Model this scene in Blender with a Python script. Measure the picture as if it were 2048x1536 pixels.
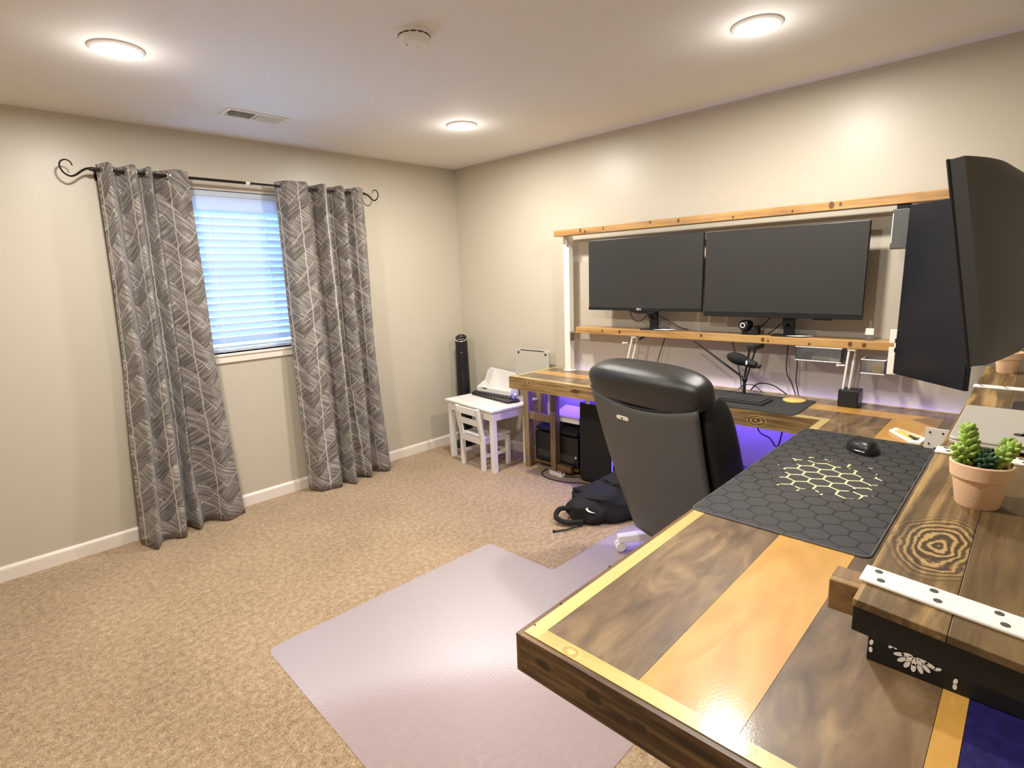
import bpy, bmesh, math, random
from mathutils import Vector, Matrix
R = math.radians
random.seed(7)
for o in list(bpy.data.objects): bpy.data.objects.remove(o, do_unlink=True)
scn = bpy.context.scene
C = scn.collection

# ------------------------------------------------------------------ camera
F_PX = 1089.93
YAW, PITCH, ROLL = 0.7977, 0.1967, -0.0356
CAM = Vector((-3.3141, -3.8504, 1.514))
fwd = Vector((math.sin(YAW)*math.cos(PITCH), math.cos(YAW)*math.cos(PITCH), -math.sin(PITCH)))
r0 = Vector((math.cos(YAW), -math.sin(YAW), 0)); u0 = r0.cross(fwd)
rgt = r0*math.cos(ROLL) + u0*math.sin(ROLL); upv = -r0*math.sin(ROLL) + u0*math.cos(ROLL)
cd = bpy.data.cameras.new('camera'); cam = bpy.data.objects.new('camera', cd); C.objects.link(cam)
m = Matrix((rgt, upv, -fwd)).transposed().to_4x4(); m.translation = CAM
cam.matrix_world = m
cd.sensor_width = 36.0; cd.lens = 36.0*F_PX/2048.0; cd.clip_start = 0.02
scn.camera = cam

def hit(px, py, axis, val):
    d = fwd*F_PX + rgt*(px-1024) - upv*(py-768)
    return CAM + d*((val-CAM[axis])/d[axis])

# ------------------------------------------------------------------ world, exposure, lights
H = 2.44
w = bpy.data.worlds.new('sky'); scn.world = w; w.use_nodes = True
bg = w.node_tree.nodes['Background']
bg.inputs[0].default_value = (0.33, 0.61, 1.0, 1); bg.inputs[1].default_value = 28.0
vs = scn.view_settings
vs.view_transform = 'Standard'; vs.look = 'None'; vs.exposure = 0.18; vs.gamma = 1.0; vs.use_curve_mapping = False
LAMP_W = 29.0
CEIL_FILL_W = 1.3
LAMP_COL = (1.0, 0.955, 0.89)

# ------------------------------------------------------------------ materials
MATS = {}
def nodes(name):
    mt = bpy.data.materials.new(name); mt.use_nodes = True
    nt = mt.node_tree; b = nt.nodes['Principled BSDF']
    MATS[name] = mt
    return mt, nt, b
def setp(b, **k):
    for a, v in k.items(): b.inputs[a.replace('_', ' ')].default_value = v
def c4(c): return (c[0], c[1], c[2], 1)
def srgb(r, g, b):
    f = lambda v: (v/255/12.92) if v/255 <= 0.04045 else ((v/255+0.055)/1.055)**2.4
    return (f(r), f(g), f(b))
def plain(name, col, rough=0.5, metal=0.0, coat=0.0, bump=0.0, bscale=200, vary=0.0, **k):
    mt, nt, b = nodes(name)
    setp(b, Base_Color=c4(col), Roughness=rough, Metallic=metal, Coat_Weight=coat, **k)
    if bump or vary:
        tc = nt.nodes.new('ShaderNodeTexCoord'); nz = nt.nodes.new('ShaderNodeTexNoise')
        nz.inputs['Scale'].default_value = bscale; nz.inputs['Detail'].default_value = 3
        nt.links.new(tc.outputs['Object'], nz.inputs['Vector'])
        if bump:
            bp = nt.nodes.new('ShaderNodeBump'); bp.inputs['Strength'].default_value = bump; bp.inputs['Distance'].default_value = 0.002
            nt.links.new(nz.outputs['Fac'], bp.inputs['Height']); nt.links.new(bp.outputs[0], b.inputs['Normal'])
        if vary:
            rp = nt.nodes.new('ShaderNodeValToRGB')
            rp.color_ramp.elements[0].color = c4([x*(1-vary) for x in col]); rp.color_ramp.elements[0].position = .3
            rp.color_ramp.elements[1].color = c4([min(1, x*(1+vary)) for x in col]); rp.color_ramp.elements[1].position = .7
            nt.links.new(nz.outputs['Fac'], rp.inputs[0]); nt.links.new(rp.outputs[0], b.inputs['Base Color'])
    return mt
def emit(name, col, s):
    mt, nt, b = nodes(name); setp(b, Base_Color=c4(col), Emission_Color=c4(col), Emission_Strength=s); return mt

def mathn(nt, op, a, b=None, c=None, clamp=False):
    n = nt.nodes.new('ShaderNodeMath'); n.operation = op; n.use_clamp = clamp
    for i, v in enumerate((a, b, c)):
        if v is None: continue
        if isinstance(v, (int, float)): n.inputs[i].default_value = v
        else: nt.links.new(v, n.inputs[i])
    return n.outputs[0]
def mixc(nt, fac, a, b):
    n = nt.nodes.new('ShaderNodeMix'); n.data_type = 'RGBA'
    for i, v in ((0, fac), (6, a), (7, b)):
        if isinstance(v, (int, float)): n.inputs[i].default_value = v
        elif isinstance(v, tuple): n.inputs[i].default_value = c4(v)
        else: nt.links.new(v, n.inputs[i])
    return n.outputs[2]

def wood(name, dark, mid, light, axis=1, grain=1.0, rough=0.45, coat=0.0, knots=(), contrast=1.0, coat_rough=0.06, ripple=0.0, base=(0, 0, 0), smoke=0.0):
    """Plank grain running along `axis`; knots = [(centre, radius, elongation)] in object space."""
    mt, nt, b = nodes(name)
    tc = nt.nodes.new('ShaderNodeTexCoord'); oi = nt.nodes.new('ShaderNodeObjectInfo')
    sc = [22.0*grain]*3; sc[axis] = 1.6*grain
    mp = nt.nodes.new('ShaderNodeMapping'); mp.inputs['Scale'].default_value = sc
    nt.links.new(tc.outputs['Object'], mp.inputs[0])
    nz = nt.nodes.new('ShaderNodeTexNoise'); nz.noise_dimensions = '4D'
    nz.inputs['Scale'].default_value = 1.0; nz.inputs['Detail'].default_value = 7; nz.inputs['Roughness'].default_value = .62; nz.inputs['Distortion'].default_value = .6
    nt.links.new(mp.outputs[0], nz.inputs['Vector'])
    wv = mathn(nt, 'MULTIPLY', oi.outputs['Random'], 40.0); nt.links.new(wv, nz.inputs['W'])
    n2 = nt.nodes.new('ShaderNodeTexNoise'); n2.noise_dimensions = '4D'; n2.inputs['Scale'].default_value = 3.2; n2.inputs['Detail'].default_value = 3
    nt.links.new(tc.outputs['Object'], n2.inputs['Vector']); nt.links.new(wv, n2.inputs['W'])
    fac = mathn(nt, 'ADD', mathn(nt, 'MULTIPLY', nz.outputs['Fac'], .68), mathn(nt, 'MULTIPLY', n2.outputs['Fac'], .32))
    kmask = None
    if smoke:
        n5 = nt.nodes.new('ShaderNodeTexNoise'); n5.noise_dimensions = '4D'; n5.inputs['Scale'].default_value = 7.0; n5.inputs['Detail'].default_value = 5; n5.inputs['Distortion'].default_value = 1.4
        mp5 = nt.nodes.new('ShaderNodeMapping'); mp5.inputs['Rotation'].default_value = (0, 0, R(25)); mp5.inputs['Scale'].default_value = (.55, 1.7, 1)
        nt.links.new(tc.outputs['Object'], mp5.inputs[0]); nt.links.new(mp5.outputs[0], n5.inputs['Vector']); nt.links.new(wv, n5.inputs['W'])
        fac = mathn(nt, 'ADD', mathn(nt, 'MULTIPLY', fac, 1-smoke), mathn(nt, 'MULTIPLY', n5.outputs['Fac'], smoke))
    for (kc, kr, ke, ring) in knots:
        vm = nt.nodes.new('ShaderNodeVectorMath'); vm.operation = 'SUBTRACT'
        nt.links.new(tc.outputs['Object'], vm.inputs[0]); vm.inputs[1].default_value = tuple(kc[i]-base[i] for i in range(3))
        vs_ = nt.nodes.new('ShaderNodeVectorMath'); vs_.operation = 'MULTIPLY'
        s = [1.0, 1.0, 1.0]; s[axis] = 1.0/ke; vs_.inputs[1].default_value = s
        nt.links.new(vm.outputs[0], vs_.inputs[0])
        ln = nt.nodes.new('ShaderNodeVectorMath'); ln.operation = 'LENGTH'; nt.links.new(vs_.outputs[0], ln.inputs[0])
        if not kmask:
            kmask = nt.nodes.new('ShaderNodeTexNoise'); kmask.inputs['Scale'].default_value = .9/kr; kmask.inputs['Detail'].default_value = 4; nt.links.new(tc.outputs['Object'], kmask.inputs['Vector'])
        dist = mathn(nt, 'ADD', ln.outputs['Value'], mathn(nt, 'MULTIPLY', mathn(nt, 'SUBTRACT', kmask.outputs['Fac'], .5), kr*.75))
        if ring:
            rg = mathn(nt, 'MULTIPLY_ADD', mathn(nt, 'SINE', mathn(nt, 'MULTIPLY', dist, 6.283*ring/kr)), .20, mathn(nt, 'MULTIPLY_ADD', fac, .5, .25))
        else:
            rg = mathn(nt, 'MULTIPLY', dist, .55/kr, clamp=True)
        fall = mathn(nt, 'SUBTRACT', 1.25, mathn(nt, 'MULTIPLY', dist, 1.0/kr), clamp=True)
        mx = nt.nodes.new('ShaderNodeMix'); nt.links.new(fall, mx.inputs[0]); nt.links.new(fac, mx.inputs[2]); nt.links.new(rg, mx.inputs[3])
        fac = mx.outputs[0]
    rp = nt.nodes.new('ShaderNodeValToRGB'); e = rp.color_ramp.elements
    h = .16/contrast
    e[0].position = .5-h; e[0].color = c4(dark); e[1].position = .5+h; e[1].color = c4(light)
    x = e.new(.5); x.color = c4(mid)
    nt.links.new(fac, rp.inputs[0]); nt.links.new(rp.outputs[0], b.inputs['Base Color'])
    setp(b, Roughness=rough, Coat_Weight=coat, Coat_Roughness=coat_rough, Coat_IOR=1.62)
    bp = nt.nodes.new('ShaderNodeBump'); bp.inputs['Strength'].default_value = .25 if not coat else .03; bp.inputs['Distance'].default_value = .002
    nt.links.new(fac, bp.inputs['Height']); nt.links.new(bp.outputs[0], b.inputs['Normal'])
    if ripple:
        n3 = nt.nodes.new('ShaderNodeTexNoise'); n3.inputs['Scale'].default_value = 260; nt.links.new(tc.outputs['Object'], n3.inputs['Vector'])
        b2 = nt.nodes.new('ShaderNodeBump'); b2.inputs['Strength'].default_value = ripple; b2.inputs['Distance'].default_value = .001
        nt.links.new(n3.outputs['Fac'], b2.inputs['Height']); nt.links.new(b2.outputs[0], b.inputs['Coat Normal'])
    return mt

WALL = plain('wall_paint', srgb(196, 187, 169), .38, bump=.05, bscale=350)
CEIL = plain('ceiling_paint', srgb(238, 236, 232), .75, bump=.08, bscale=500)
TRIM = plain('trim_paint', srgb(232, 222, 210), .35)
WHITE = plain('white_lacquer', srgb(236, 232, 228), .35)
WSTEEL = plain('white_powder_coat', srgb(238, 234, 222), .4)
WPLASTIC = plain('white_plastic', srgb(235, 233, 230), .35)
BLACK = plain('black_plastic', srgb(22, 22, 24), .38)
BLACKM = plain('black_matte', srgb(18, 18, 19), .7)
DARKGREY = plain('dark_grey_plastic', srgb(52, 51, 50), .5, bump=.1, bscale=600)
SCREEN = plain('screen_off', srgb(56, 54, 53), .32, Specular_IOR_Level=.35)
SCREENB = plain('screen_off_glossy', srgb(13, 18, 28), .2, Specular_IOR_Level=.5)  # navy cast: reflection of the window blind put into the screen colour
SHELLM = plain('shell_plastic', srgb(78, 78, 75), .45, bump=.08, bscale=500)
LEATHER = plain('black_leather', srgb(40, 39, 37), .30, bump=.25, bscale=900)
LEATHERM = plain('black_leather_matte', srgb(26, 26, 26), .55, bump=.35, bscale=900)
CHROME = plain('chrome', (.8, .8, .8), .18, metal=1.0)
ALU = plain('silver_aluminium', srgb(208, 203, 190), .36, metal=.4)
IRON = plain('dark_bronze_iron', srgb(38, 28, 24), .45, metal=.5)
CABLE = plain('cable_rubber', srgb(20, 18, 22), .5)
NYLON = plain('black_nylon', srgb(13, 13, 14), .8, bump=.6, bscale=700)
TERRA = plain('terracotta', srgb(226, 188, 152), .85, bump=.15, bscale=300, vary=.08)
SOIL = plain('potting_soil', srgb(70, 52, 36), .95, bump=1.0, bscale=300, vary=.4)
SUCC = plain('succulent_green', srgb(150, 178, 84), .5, vary=.35, bscale=40, Subsurface_Weight=.1, Subsurface_Radius=(.01, .02, .005))
SUCCD = plain('succulent_dark', srgb(44, 74, 48), .5, vary=.3, bscale=60)
GREYGREEN = plain('grey_succulent', srgb(170, 166, 140), .6, vary=.3, bscale=80)
COASTER = plain('coaster_bamboo', srgb(226, 190, 110), .5, vary=.1, bscale=60)
PAPER = plain('paper_white', srgb(240, 236, 228), .7)
LABELB = plain('sticker_paper', srgb(205, 203, 222), .6)
TOYP = plain('lilac_toy_plastic', srgb(150, 130, 215), .4)
KEYS = plain('keycap_dark', srgb(58, 58, 58), .5)
KEYBASE = plain('keyboard_base', srgb(44, 44, 45), .5)
MATCLOTH = plain('black_mat_cloth', srgb(50, 50, 51), .72, bump=.3, bscale=1500)
BLUELIT = plain('blue_lit_board', srgb(34, 28, 84), .35, coat=1.0, bump=.5, bscale=60, vary=.25)  # dark board with the blue LED light painted into its colour
APRON = plain('black_stained_wood', srgb(16, 14, 13), .55, bump=.2, bscale=200)
RUBBER = plain('rubber_black', srgb(15, 15, 15), .8)
HOLE = plain('screw_hole', srgb(70, 66, 58), .6)
LENS = emit('lamp_lens', (1.0, .95, .88), 14.0)
LEDB = emit('blue_led', (.09, .06, 1.0), 3.0)
MICRING = emit('mic_light', (1.0, .9, .92), 3.0)
TRIMLAMP = plain('lamp_trim', srgb(240, 236, 230), .4)
MDF = plain('toe_panel', srgb(235, 233, 230), .5)

DK = (srgb(52, 34, 20)); 
STAIN = wood('stained_pine', srgb(58, 38, 22), srgb(104, 76, 46), srgb(150, 116, 72), axis=1, rough=.42,
             knots=[((0.0, .30, -.055), .03, 1.8, 2.5), ((0.0, -.45, -.05), .03, 2.0, 2.5)])
STAINX = wood('stained_pine_long', srgb(58, 38, 22), srgb(112, 82, 48), srgb(160, 124, 76), axis=0, rough=.42)
STAINZ = wood('stained_pine_upright', srgb(70, 54, 36), srgb(126, 104, 76), srgb(164, 140, 106), axis=2, rough=.42)
FASC = wood('stained_fascia', srgb(78, 56, 34), srgb(140, 112, 72), srgb(184, 154, 102), axis=1, rough=.42, contrast=1.2, grain=2.2, base=(-1.2, -3.2, 0), knots=[((-.515, -2.86, .74), .03, 1.8, 2.5), ((-.515, -1.30, .76), .02, 3, 2.2), ((-.515, -1.7, .75), .018, 3, 0)])
ENDB = wood('stained_end_board', srgb(52, 34, 22), srgb(100, 74, 48), srgb(148, 114, 76), axis=1, rough=.42, contrast=1.4, grain=2.6,
            base=(-1.2, -3.2, 0), knots=[((-2.6, -3.333, .748), .017, 1.5, 0), ((-2.6, -3.43, .742), .013, 1.6, 0), ((-2.6, -3.21, .75), .012, 2.2, 0)])
PINE = wood('clear_pine_trim', srgb(172, 128, 64), srgb(200, 178, 106), srgb(214, 196, 128), axis=1, rough=.35, coat=1.0, contrast=.6, base=(-1.2, -3.2, 0),
            knots=[((-2.574, -3.262, .79), .020, 1.3, 1.4), ((-2.574, -3.592, .79), .028, 1.6, 1.6)])
PINEX = wood('clear_pine_trim_long', srgb(182, 150, 84), srgb(202, 182, 112), srgb(214, 198, 132), axis=0, rough=.35, coat=1.0, contrast=.6)
SHELFW = wood('amber_shelf_pine', srgb(98, 62, 30), srgb(180, 137, 82), srgb(204, 166, 108), axis=1, rough=.38, contrast=.85, base=(-.08, -2.3, .792),
              knots=[((-.165 if z > 1.5 else -.15, y, z), r, .75, 0) for y, z, r in ((-1.49, 1.80, .022), (-1.53, 1.79, .018), (-1.68, 1.80, .016), (-2.03, 1.81, .016), (-2.22, 1.80, .02), (-2.55, 1.79, .012), (-2.86, 1.79, .014),
                      (-3.04, 1.80, .026), (-3.08, 1.80, .018), (-1.66, 1.11, .016), (-1.80, 1.11, .02), (-2.38, 1.115, .014), (-2.74, 1.11, .018), (-2.77, 1.105, .012), (-2.98, 1.10, .014), (-3.17, 1.11, .02), (-3.23, 1.11, .02))])
RES = dict(rough=.42, coat=.55, coat_rough=.10, ripple=.10)
BROWN = wood('walnut_stain_resin', srgb(62, 44, 28), srgb(112, 88, 60), srgb(150, 124, 88), axis=0, grain=.35, contrast=.95, smoke=.75, **RES)
AMBER = wood('amber_stain_resin', srgb(178, 120, 46), srgb(194, 145, 66), srgb(204, 160, 84), axis=0, grain=.3, contrast=.8, smoke=.6, **RES)
RED = wood('red_stain_resin', srgb(150, 78, 36), srgb(176, 98, 52), srgb(192, 118, 68), axis=1, grain=.3, contrast=.6, **RES)
RISER = wood('riser_board_knotty', srgb(58, 42, 23), srgb(104, 81, 48), srgb(172, 140, 88), axis=0, rough=.42, contrast=1.35, grain=1.7, base=(-1.7, -3.86, .79),
             knots=[((-2.385, -3.783, 1.115), .052, 2.0, 6.0)])
RISER2 = wood('riser_board', srgb(58, 43, 26), srgb(92, 72, 45), srgb(128, 103, 66), axis=0, rough=.42, contrast=1.1, grain=1.5)

def carpet():
    mt, nt, b = nodes('carpet')
    tc = nt.nodes.new('ShaderNodeTexCoord')
    def nz(s, d=2, rgh=.6):
        n = nt.nodes.new('ShaderNodeTexNoise'); n.inputs['Scale'].default_value = s; n.inputs['Detail'].default_value = d; n.inputs['Roughness'].default_value = rgh
        nt.links.new(tc.outputs['Object'], n.inputs['Vector']); return n.outputs['Fac']
    fine = nz(130, 3, .7); big = nz(38, 3, .65); patch = nz(1.6, 2)
    f = mathn(nt, 'ADD', mathn(nt, 'MULTIPLY', fine, .5), mathn(nt, 'ADD', mathn(nt, 'MULTIPLY', big, .36), mathn(nt, 'MULTIPLY', patch, .14)))
    rp = nt.nodes.new('ShaderNodeValToRGB'); e = rp.color_ramp.elements
    e[0].position = .36; e[0].color = c4(srgb(108, 86, 62)); e[1].position = .66; e[1].color = c4(srgb(200, 177, 145))
    x = e.new(.5); x.color = c4(srgb(162, 136, 103))
    nt.links.new(f, rp.inputs[0]); nt.links.new(rp.outputs[0], b.inputs['Base Color'])
    setp(b, Roughness=.95, Sheen_Weight=.25)
    bp = nt.nodes.new('ShaderNodeBump'); bp.inputs['Strength'].default_value = .9; bp.inputs['Distance'].default_value = .006
    nt.links.new(f, bp.inputs['Height']); nt.links.new(bp.outputs[0], b.inputs['Normal'])
    return mt
CARPET = carpet()

def vinyl():
    mt = bpy.data.materials.new('clear_vinyl'); mt.use_nodes = True; nt = mt.node_tree; nt.nodes.clear(); MATS['vinyl'] = mt
    out = nt.nodes.new('ShaderNodeOutputMaterial')
    tr = nt.nodes.new('ShaderNodeBsdfTransparent'); tr.inputs[0].default_value = (.9, .865, .9, 1)
    df = nt.nodes.new('ShaderNodeBsdfDiffuse'); df.inputs[0].default_value = c4(srgb(212, 194, 194))
    gl = nt.nodes.new('ShaderNodeBsdfGlossy'); gl.inputs['Roughness'].default_value = .46
    fr = nt.nodes.new('ShaderNodeFresnel'); fr.inputs[0].default_value = 1.28
    tc = nt.nodes.new('ShaderNodeTexCoord'); nz = nt.nodes.new('ShaderNodeTexNoise'); nz.inputs['Scale'].default_value = 160
    nt.links.new(tc.outputs['Object'], nz.inputs['Vector'])
    bp = nt.nodes.new('ShaderNodeBump'); bp.inputs['Strength'].default_value = .12; bp.inputs['Distance'].default_value = .002
    nt.links.new(nz.outputs['Fac'], bp.inputs['Height'])
    for n in (gl, fr, df): nt.links.new(bp.outputs[0], n.inputs['Normal'])
    m1 = nt.nodes.new('ShaderNodeMixShader'); m1.inputs[0].default_value = .27
    nt.links.new(tr.outputs[0], m1.inputs[1]); nt.links.new(df.outputs[0], m1.inputs[2])
    m2 = nt.nodes.new('ShaderNodeMixShader'); nt.links.new(fr.outputs[0], m2.inputs[0])
    nt.links.new(m1.outputs[0], m2.inputs[1]); nt.links.new(gl.outputs[0], m2.inputs[2]); nt.links.new(m2.outputs[0], out.inputs[0])
    return mt
VINYL = vinyl()
def clear(name, tint, haze=.06):
    mt = bpy.data.materials.new(name); mt.use_nodes = True; nt = mt.node_tree; nt.nodes.clear()
    out = nt.nodes.new('ShaderNodeOutputMaterial')
    tr = nt.nodes.new('ShaderNodeBsdfTransparent'); tr.inputs[0].default_value = c4(tint)
    df = nt.nodes.new('ShaderNodeBsdfDiffuse'); df.inputs[0].default_value = (.85, .85, .85, 1)
    gl = nt.nodes.new('ShaderNodeBsdfGlossy'); gl.inputs['Roughness'].default_value = .05
    fr = nt.nodes.new('ShaderNodeFresnel'); fr.inputs[0].default_value = 1.5
    m1 = nt.nodes.new('ShaderNodeMixShader'); m1.inputs[0].default_value = haze
    nt.links.new(tr.outputs[0], m1.inputs[1]); nt.links.new(df.outputs[0], m1.inputs[2])
    m2 = nt.nodes.new('ShaderNodeMixShader'); nt.links.new(fr.outputs[0], m2.inputs[0])
    nt.links.new(m1.outputs[0], m2.inputs[1]); nt.links.new(gl.outputs[0], m2.inputs[2]); nt.links.new(m2.outputs[0], out.inputs[0])
    return mt
ACRYL = clear('clear_acrylic', (.97, .975, .98), .07)
GLASS = clear('window_glass', (.95, .97, .98), .0)

def translucent(name, col, fac):
    mt = bpy.data.materials.new(name); mt.use_nodes = True; nt = mt.node_tree; nt.nodes.clear()
    out = nt.nodes.new('ShaderNodeOutputMaterial')
    df = nt.nodes.new('ShaderNodeBsdfDiffuse'); df.inputs[0].default_value = c4(col)
    tl = nt.nodes.new('ShaderNodeBsdfTranslucent'); tl.inputs[0].default_value = c4(col)
    m1 = nt.nodes.new('ShaderNodeMixShader'); m1.inputs[0].default_value = fac
    nt.links.new(df.outputs[0], m1.inputs[1]); nt.links.new(tl.outputs[0], m1.inputs[2]); nt.links.new(m1.outputs[0], out.inputs[0])
    return mt
SLAT = translucent('blind_slat_white', srgb(214, 224, 238), .2)

def curtain_cloth():
    """Grey woven cloth: thin pale vertical lines, zigzag pale lines, feathery hatching between them (UV in metres)."""
    mt, nt, b = nodes('curtain_cloth')
    uv = nt.nodes.new('ShaderNodeUVMap'); sp = nt.nodes.new('ShaderNodeSeparateXYZ'); nt.links.new(uv.outputs[0], sp.inputs[0])
    nw = nt.nodes.new('ShaderNodeTexNoise'); nw.inputs['Scale'].default_value = 14; nt.links.new(uv.outputs[0], nw.inputs['Vector'])
    wob = mathn(nt, 'MULTIPLY', mathn(nt, 'SUBTRACT', nw.outputs['Fac'], .5), .02)
    u = mathn(nt, 'ADD', sp.outputs[0], wob); v = mathn(nt, 'ADD', sp.outputs[1], wob)
    PU, PV = .15, .26
    cu = mathn(nt, 'DIVIDE', u, PU); col = mathn(nt, 'FLOOR', cu); fu = mathn(nt, 'FRACT', cu)
    vl = mathn(nt, 'LESS_THAN', mathn(nt, 'ABSOLUTE', mathn(nt, 'SUBTRACT', fu, .5)), .022)
    tri = mathn(nt, 'PINGPONG', cu, 1.0)
    odd = mathn(nt, 'MODULO', col, 2.0)
    zz = mathn(nt, 'FRACT', mathn(nt, 'ADD', mathn(nt, 'DIVIDE', v, PV), mathn(nt, 'MULTIPLY', tri, .62)))
    z2 = mathn(nt, 'FRACT', mathn(nt, 'SUBTRACT', mathn(nt, 'DIVIDE', v, PV*1.0), mathn(nt, 'MULTIPLY', tri, .55)))
    d1 = mathn(nt, 'LESS_THAN', mathn(nt, 'ABSOLUTE', mathn(nt, 'SUBTRACT', zz, .5)), .016)
    d2 = mathn(nt, 'LESS_THAN', mathn(nt, 'ABSOLUTE', mathn(nt, 'SUBTRACT', z2, .5)), .011)
    which = mathn(nt, 'GREATER_THAN', zz, .5)
    def hatch(ang):
        m0 = nt.nodes.new('ShaderNodeMapping'); m0.inputs['Rotation'].default_value = (0, 0, ang); nt.links.new(uv.outputs[0], m0.inputs[0])
        mp = nt.nodes.new('ShaderNodeMapping'); mp.inputs['Scale'].default_value = (7, 95, 1)
        nt.links.new(m0.outputs[0], mp.inputs[0]); n = nt.nodes.new('ShaderNodeTexNoise'); n.inputs['Scale'].default_value = 1.0; n.inputs['Detail'].default_value = 4
        nt.links.new(mp.outputs[0], n.inputs['Vector']); return n.outputs['Fac']
    hm = nt.nodes.new('ShaderNodeMix'); nt.links.new(which, hm.inputs[0]); nt.links.new(hatch(R(-35)), hm.inputs[2]); nt.links.new(hatch(R(35)), hm.inputs[3])
    shade = mathn(nt, 'ADD', hm.outputs[0], mathn(nt, 'MULTIPLY', mathn(nt, 'SUBTRACT', zz, .5), .16))
    rp = nt.nodes.new('ShaderNodeValToRGB'); e = rp.color_ramp.elements
    e[0].position = .30; e[0].color = c4(srgb(92, 85, 80)); e[1].position = .72; e[1].color = c4(srgb(184, 177, 170))
    x = e.new(.5); x.color = c4(srgb(126, 119, 113))
    nt.links.new(shade, rp.inputs[0])
    line = mathn(nt, 'MAXIMUM', vl, mathn(nt, 'MAXIMUM', mathn(nt, 'MULTIPLY', d1, .7), mathn(nt, 'MULTIPLY', d2, .5)))
    colr = mixc(nt, mathn(nt, 'MULTIPLY', line, .8), rp.outputs[0], srgb(214, 206, 198))
    nt.links.new(colr, b.inputs['Base Color']); setp(b, Roughness=.85, Sheen_Weight=.2)
    tl = nt.nodes.new('ShaderNodeBsdfTranslucent'); nt.links.new(colr, tl.inputs[0])
    ms = nt.nodes.new('ShaderNodeMixShader'); ms.inputs[0].default_value = .12
    nt.links.new(b.outputs[0], ms.inputs[1]); nt.links.new(tl.outputs[0], ms.inputs[2])
    nt.links.new(ms.outputs[0], nt.nodes['Material Output'].inputs[0])
    return mt
CURTAIN = curtain_cloth()
LINING = plain('curtain_lining', srgb(225, 220, 212), .8)

def hexpad():
    """Printed mouse mat: dark hexagons, black gaps, gold outlines burning through near the middle."""
    mt, nt, b = nodes('hex_mousepad')
    tc = nt.nodes.new('ShaderNodeTexCoord')
    S = .066
    def V(op, a, bb=None):
        n = nt.nodes.new('ShaderNodeVectorMath'); n.operation = op
        for i, v in enumerate((a, bb)):
            if v is None: continue
            if isinstance(v, tuple): n.inputs[i].default_value = v
            else: nt.links.new(v, n.inputs[i])
        return n
    mp = nt.nodes.new('ShaderNodeMapping'); mp.inputs['Scale'].default_value = (1/S, 1/S, 0); mp.inputs['Location'].default_value = (50, 50, 0)
    mp.inputs['Rotation'].default_value = (0, 0, R(90))
    nt.links.new(tc.outputs['Object'], mp.inputs[0]); p = mp.outputs[0]
    r = (1.0, 1.7320508, 1.0); h = (.5, .8660254, .5)
    a = V('SUBTRACT', V('MODULO', p, r).outputs[0], h).outputs[0]
    bb = V('SUBTRACT', V('MODULO', V('SUBTRACT', p, h).outputs[0], r).outputs[0], h).outputs[0]
    a = V('MULTIPLY', a, (1, 1, 0)).outputs[0]; bb = V('MULTIPLY', bb, (1, 1, 0)).outputs[0]
    la = V('LENGTH', a).outputs['Value']; lb = V('LENGTH', bb).outputs['Value']
    pick = mathn(nt, 'LESS_THAN', la, lb)
    mv = nt.nodes.new('ShaderNodeMix'); mv.data_type = 'VECTOR'; nt.links.new(pick, mv.inputs[0]); nt.links.new(bb, mv.inputs[4]); nt.links.new(a, mv.inputs[5])
    g = V('ABSOLUTE', mv.outputs[1]).outputs[0]
    sx = nt.nodes.new('ShaderNodeSeparateXYZ'); nt.links.new(g, sx.inputs[0])
    hd = mathn(nt, 'MAXIMUM', sx.outputs[0], V('DOT_PRODUCT', g, (.5, .8660254, 0)).outputs['Value'])
    edge = mathn(nt, 'GREATER_THAN', hd, .452)
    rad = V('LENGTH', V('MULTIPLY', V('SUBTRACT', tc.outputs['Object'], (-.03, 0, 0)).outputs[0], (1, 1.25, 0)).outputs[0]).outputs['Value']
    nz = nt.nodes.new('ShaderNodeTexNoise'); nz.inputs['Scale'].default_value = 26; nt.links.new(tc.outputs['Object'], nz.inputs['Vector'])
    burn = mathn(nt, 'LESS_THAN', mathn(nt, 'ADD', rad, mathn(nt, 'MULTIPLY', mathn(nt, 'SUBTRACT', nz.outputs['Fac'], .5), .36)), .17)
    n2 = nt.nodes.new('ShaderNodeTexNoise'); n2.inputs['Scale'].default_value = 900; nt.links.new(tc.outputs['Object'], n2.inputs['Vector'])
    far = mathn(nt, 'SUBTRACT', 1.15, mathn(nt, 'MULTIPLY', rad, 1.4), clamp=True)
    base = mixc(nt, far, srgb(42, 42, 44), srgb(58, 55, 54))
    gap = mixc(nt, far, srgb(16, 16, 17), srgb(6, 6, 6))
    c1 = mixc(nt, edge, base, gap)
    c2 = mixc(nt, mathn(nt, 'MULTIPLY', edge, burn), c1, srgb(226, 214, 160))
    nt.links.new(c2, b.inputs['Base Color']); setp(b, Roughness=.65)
    bp = nt.nodes.new('ShaderNodeBump'); bp.inputs['Strength'].default_value = .25; bp.inputs['Distance'].default_value = .001
    nt.links.new(n2.outputs['Fac'], bp.inputs['Height']); nt.links.new(bp.outputs[0], b.inputs['Normal'])
    return mt
HEXPAD = hexpad()

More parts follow.
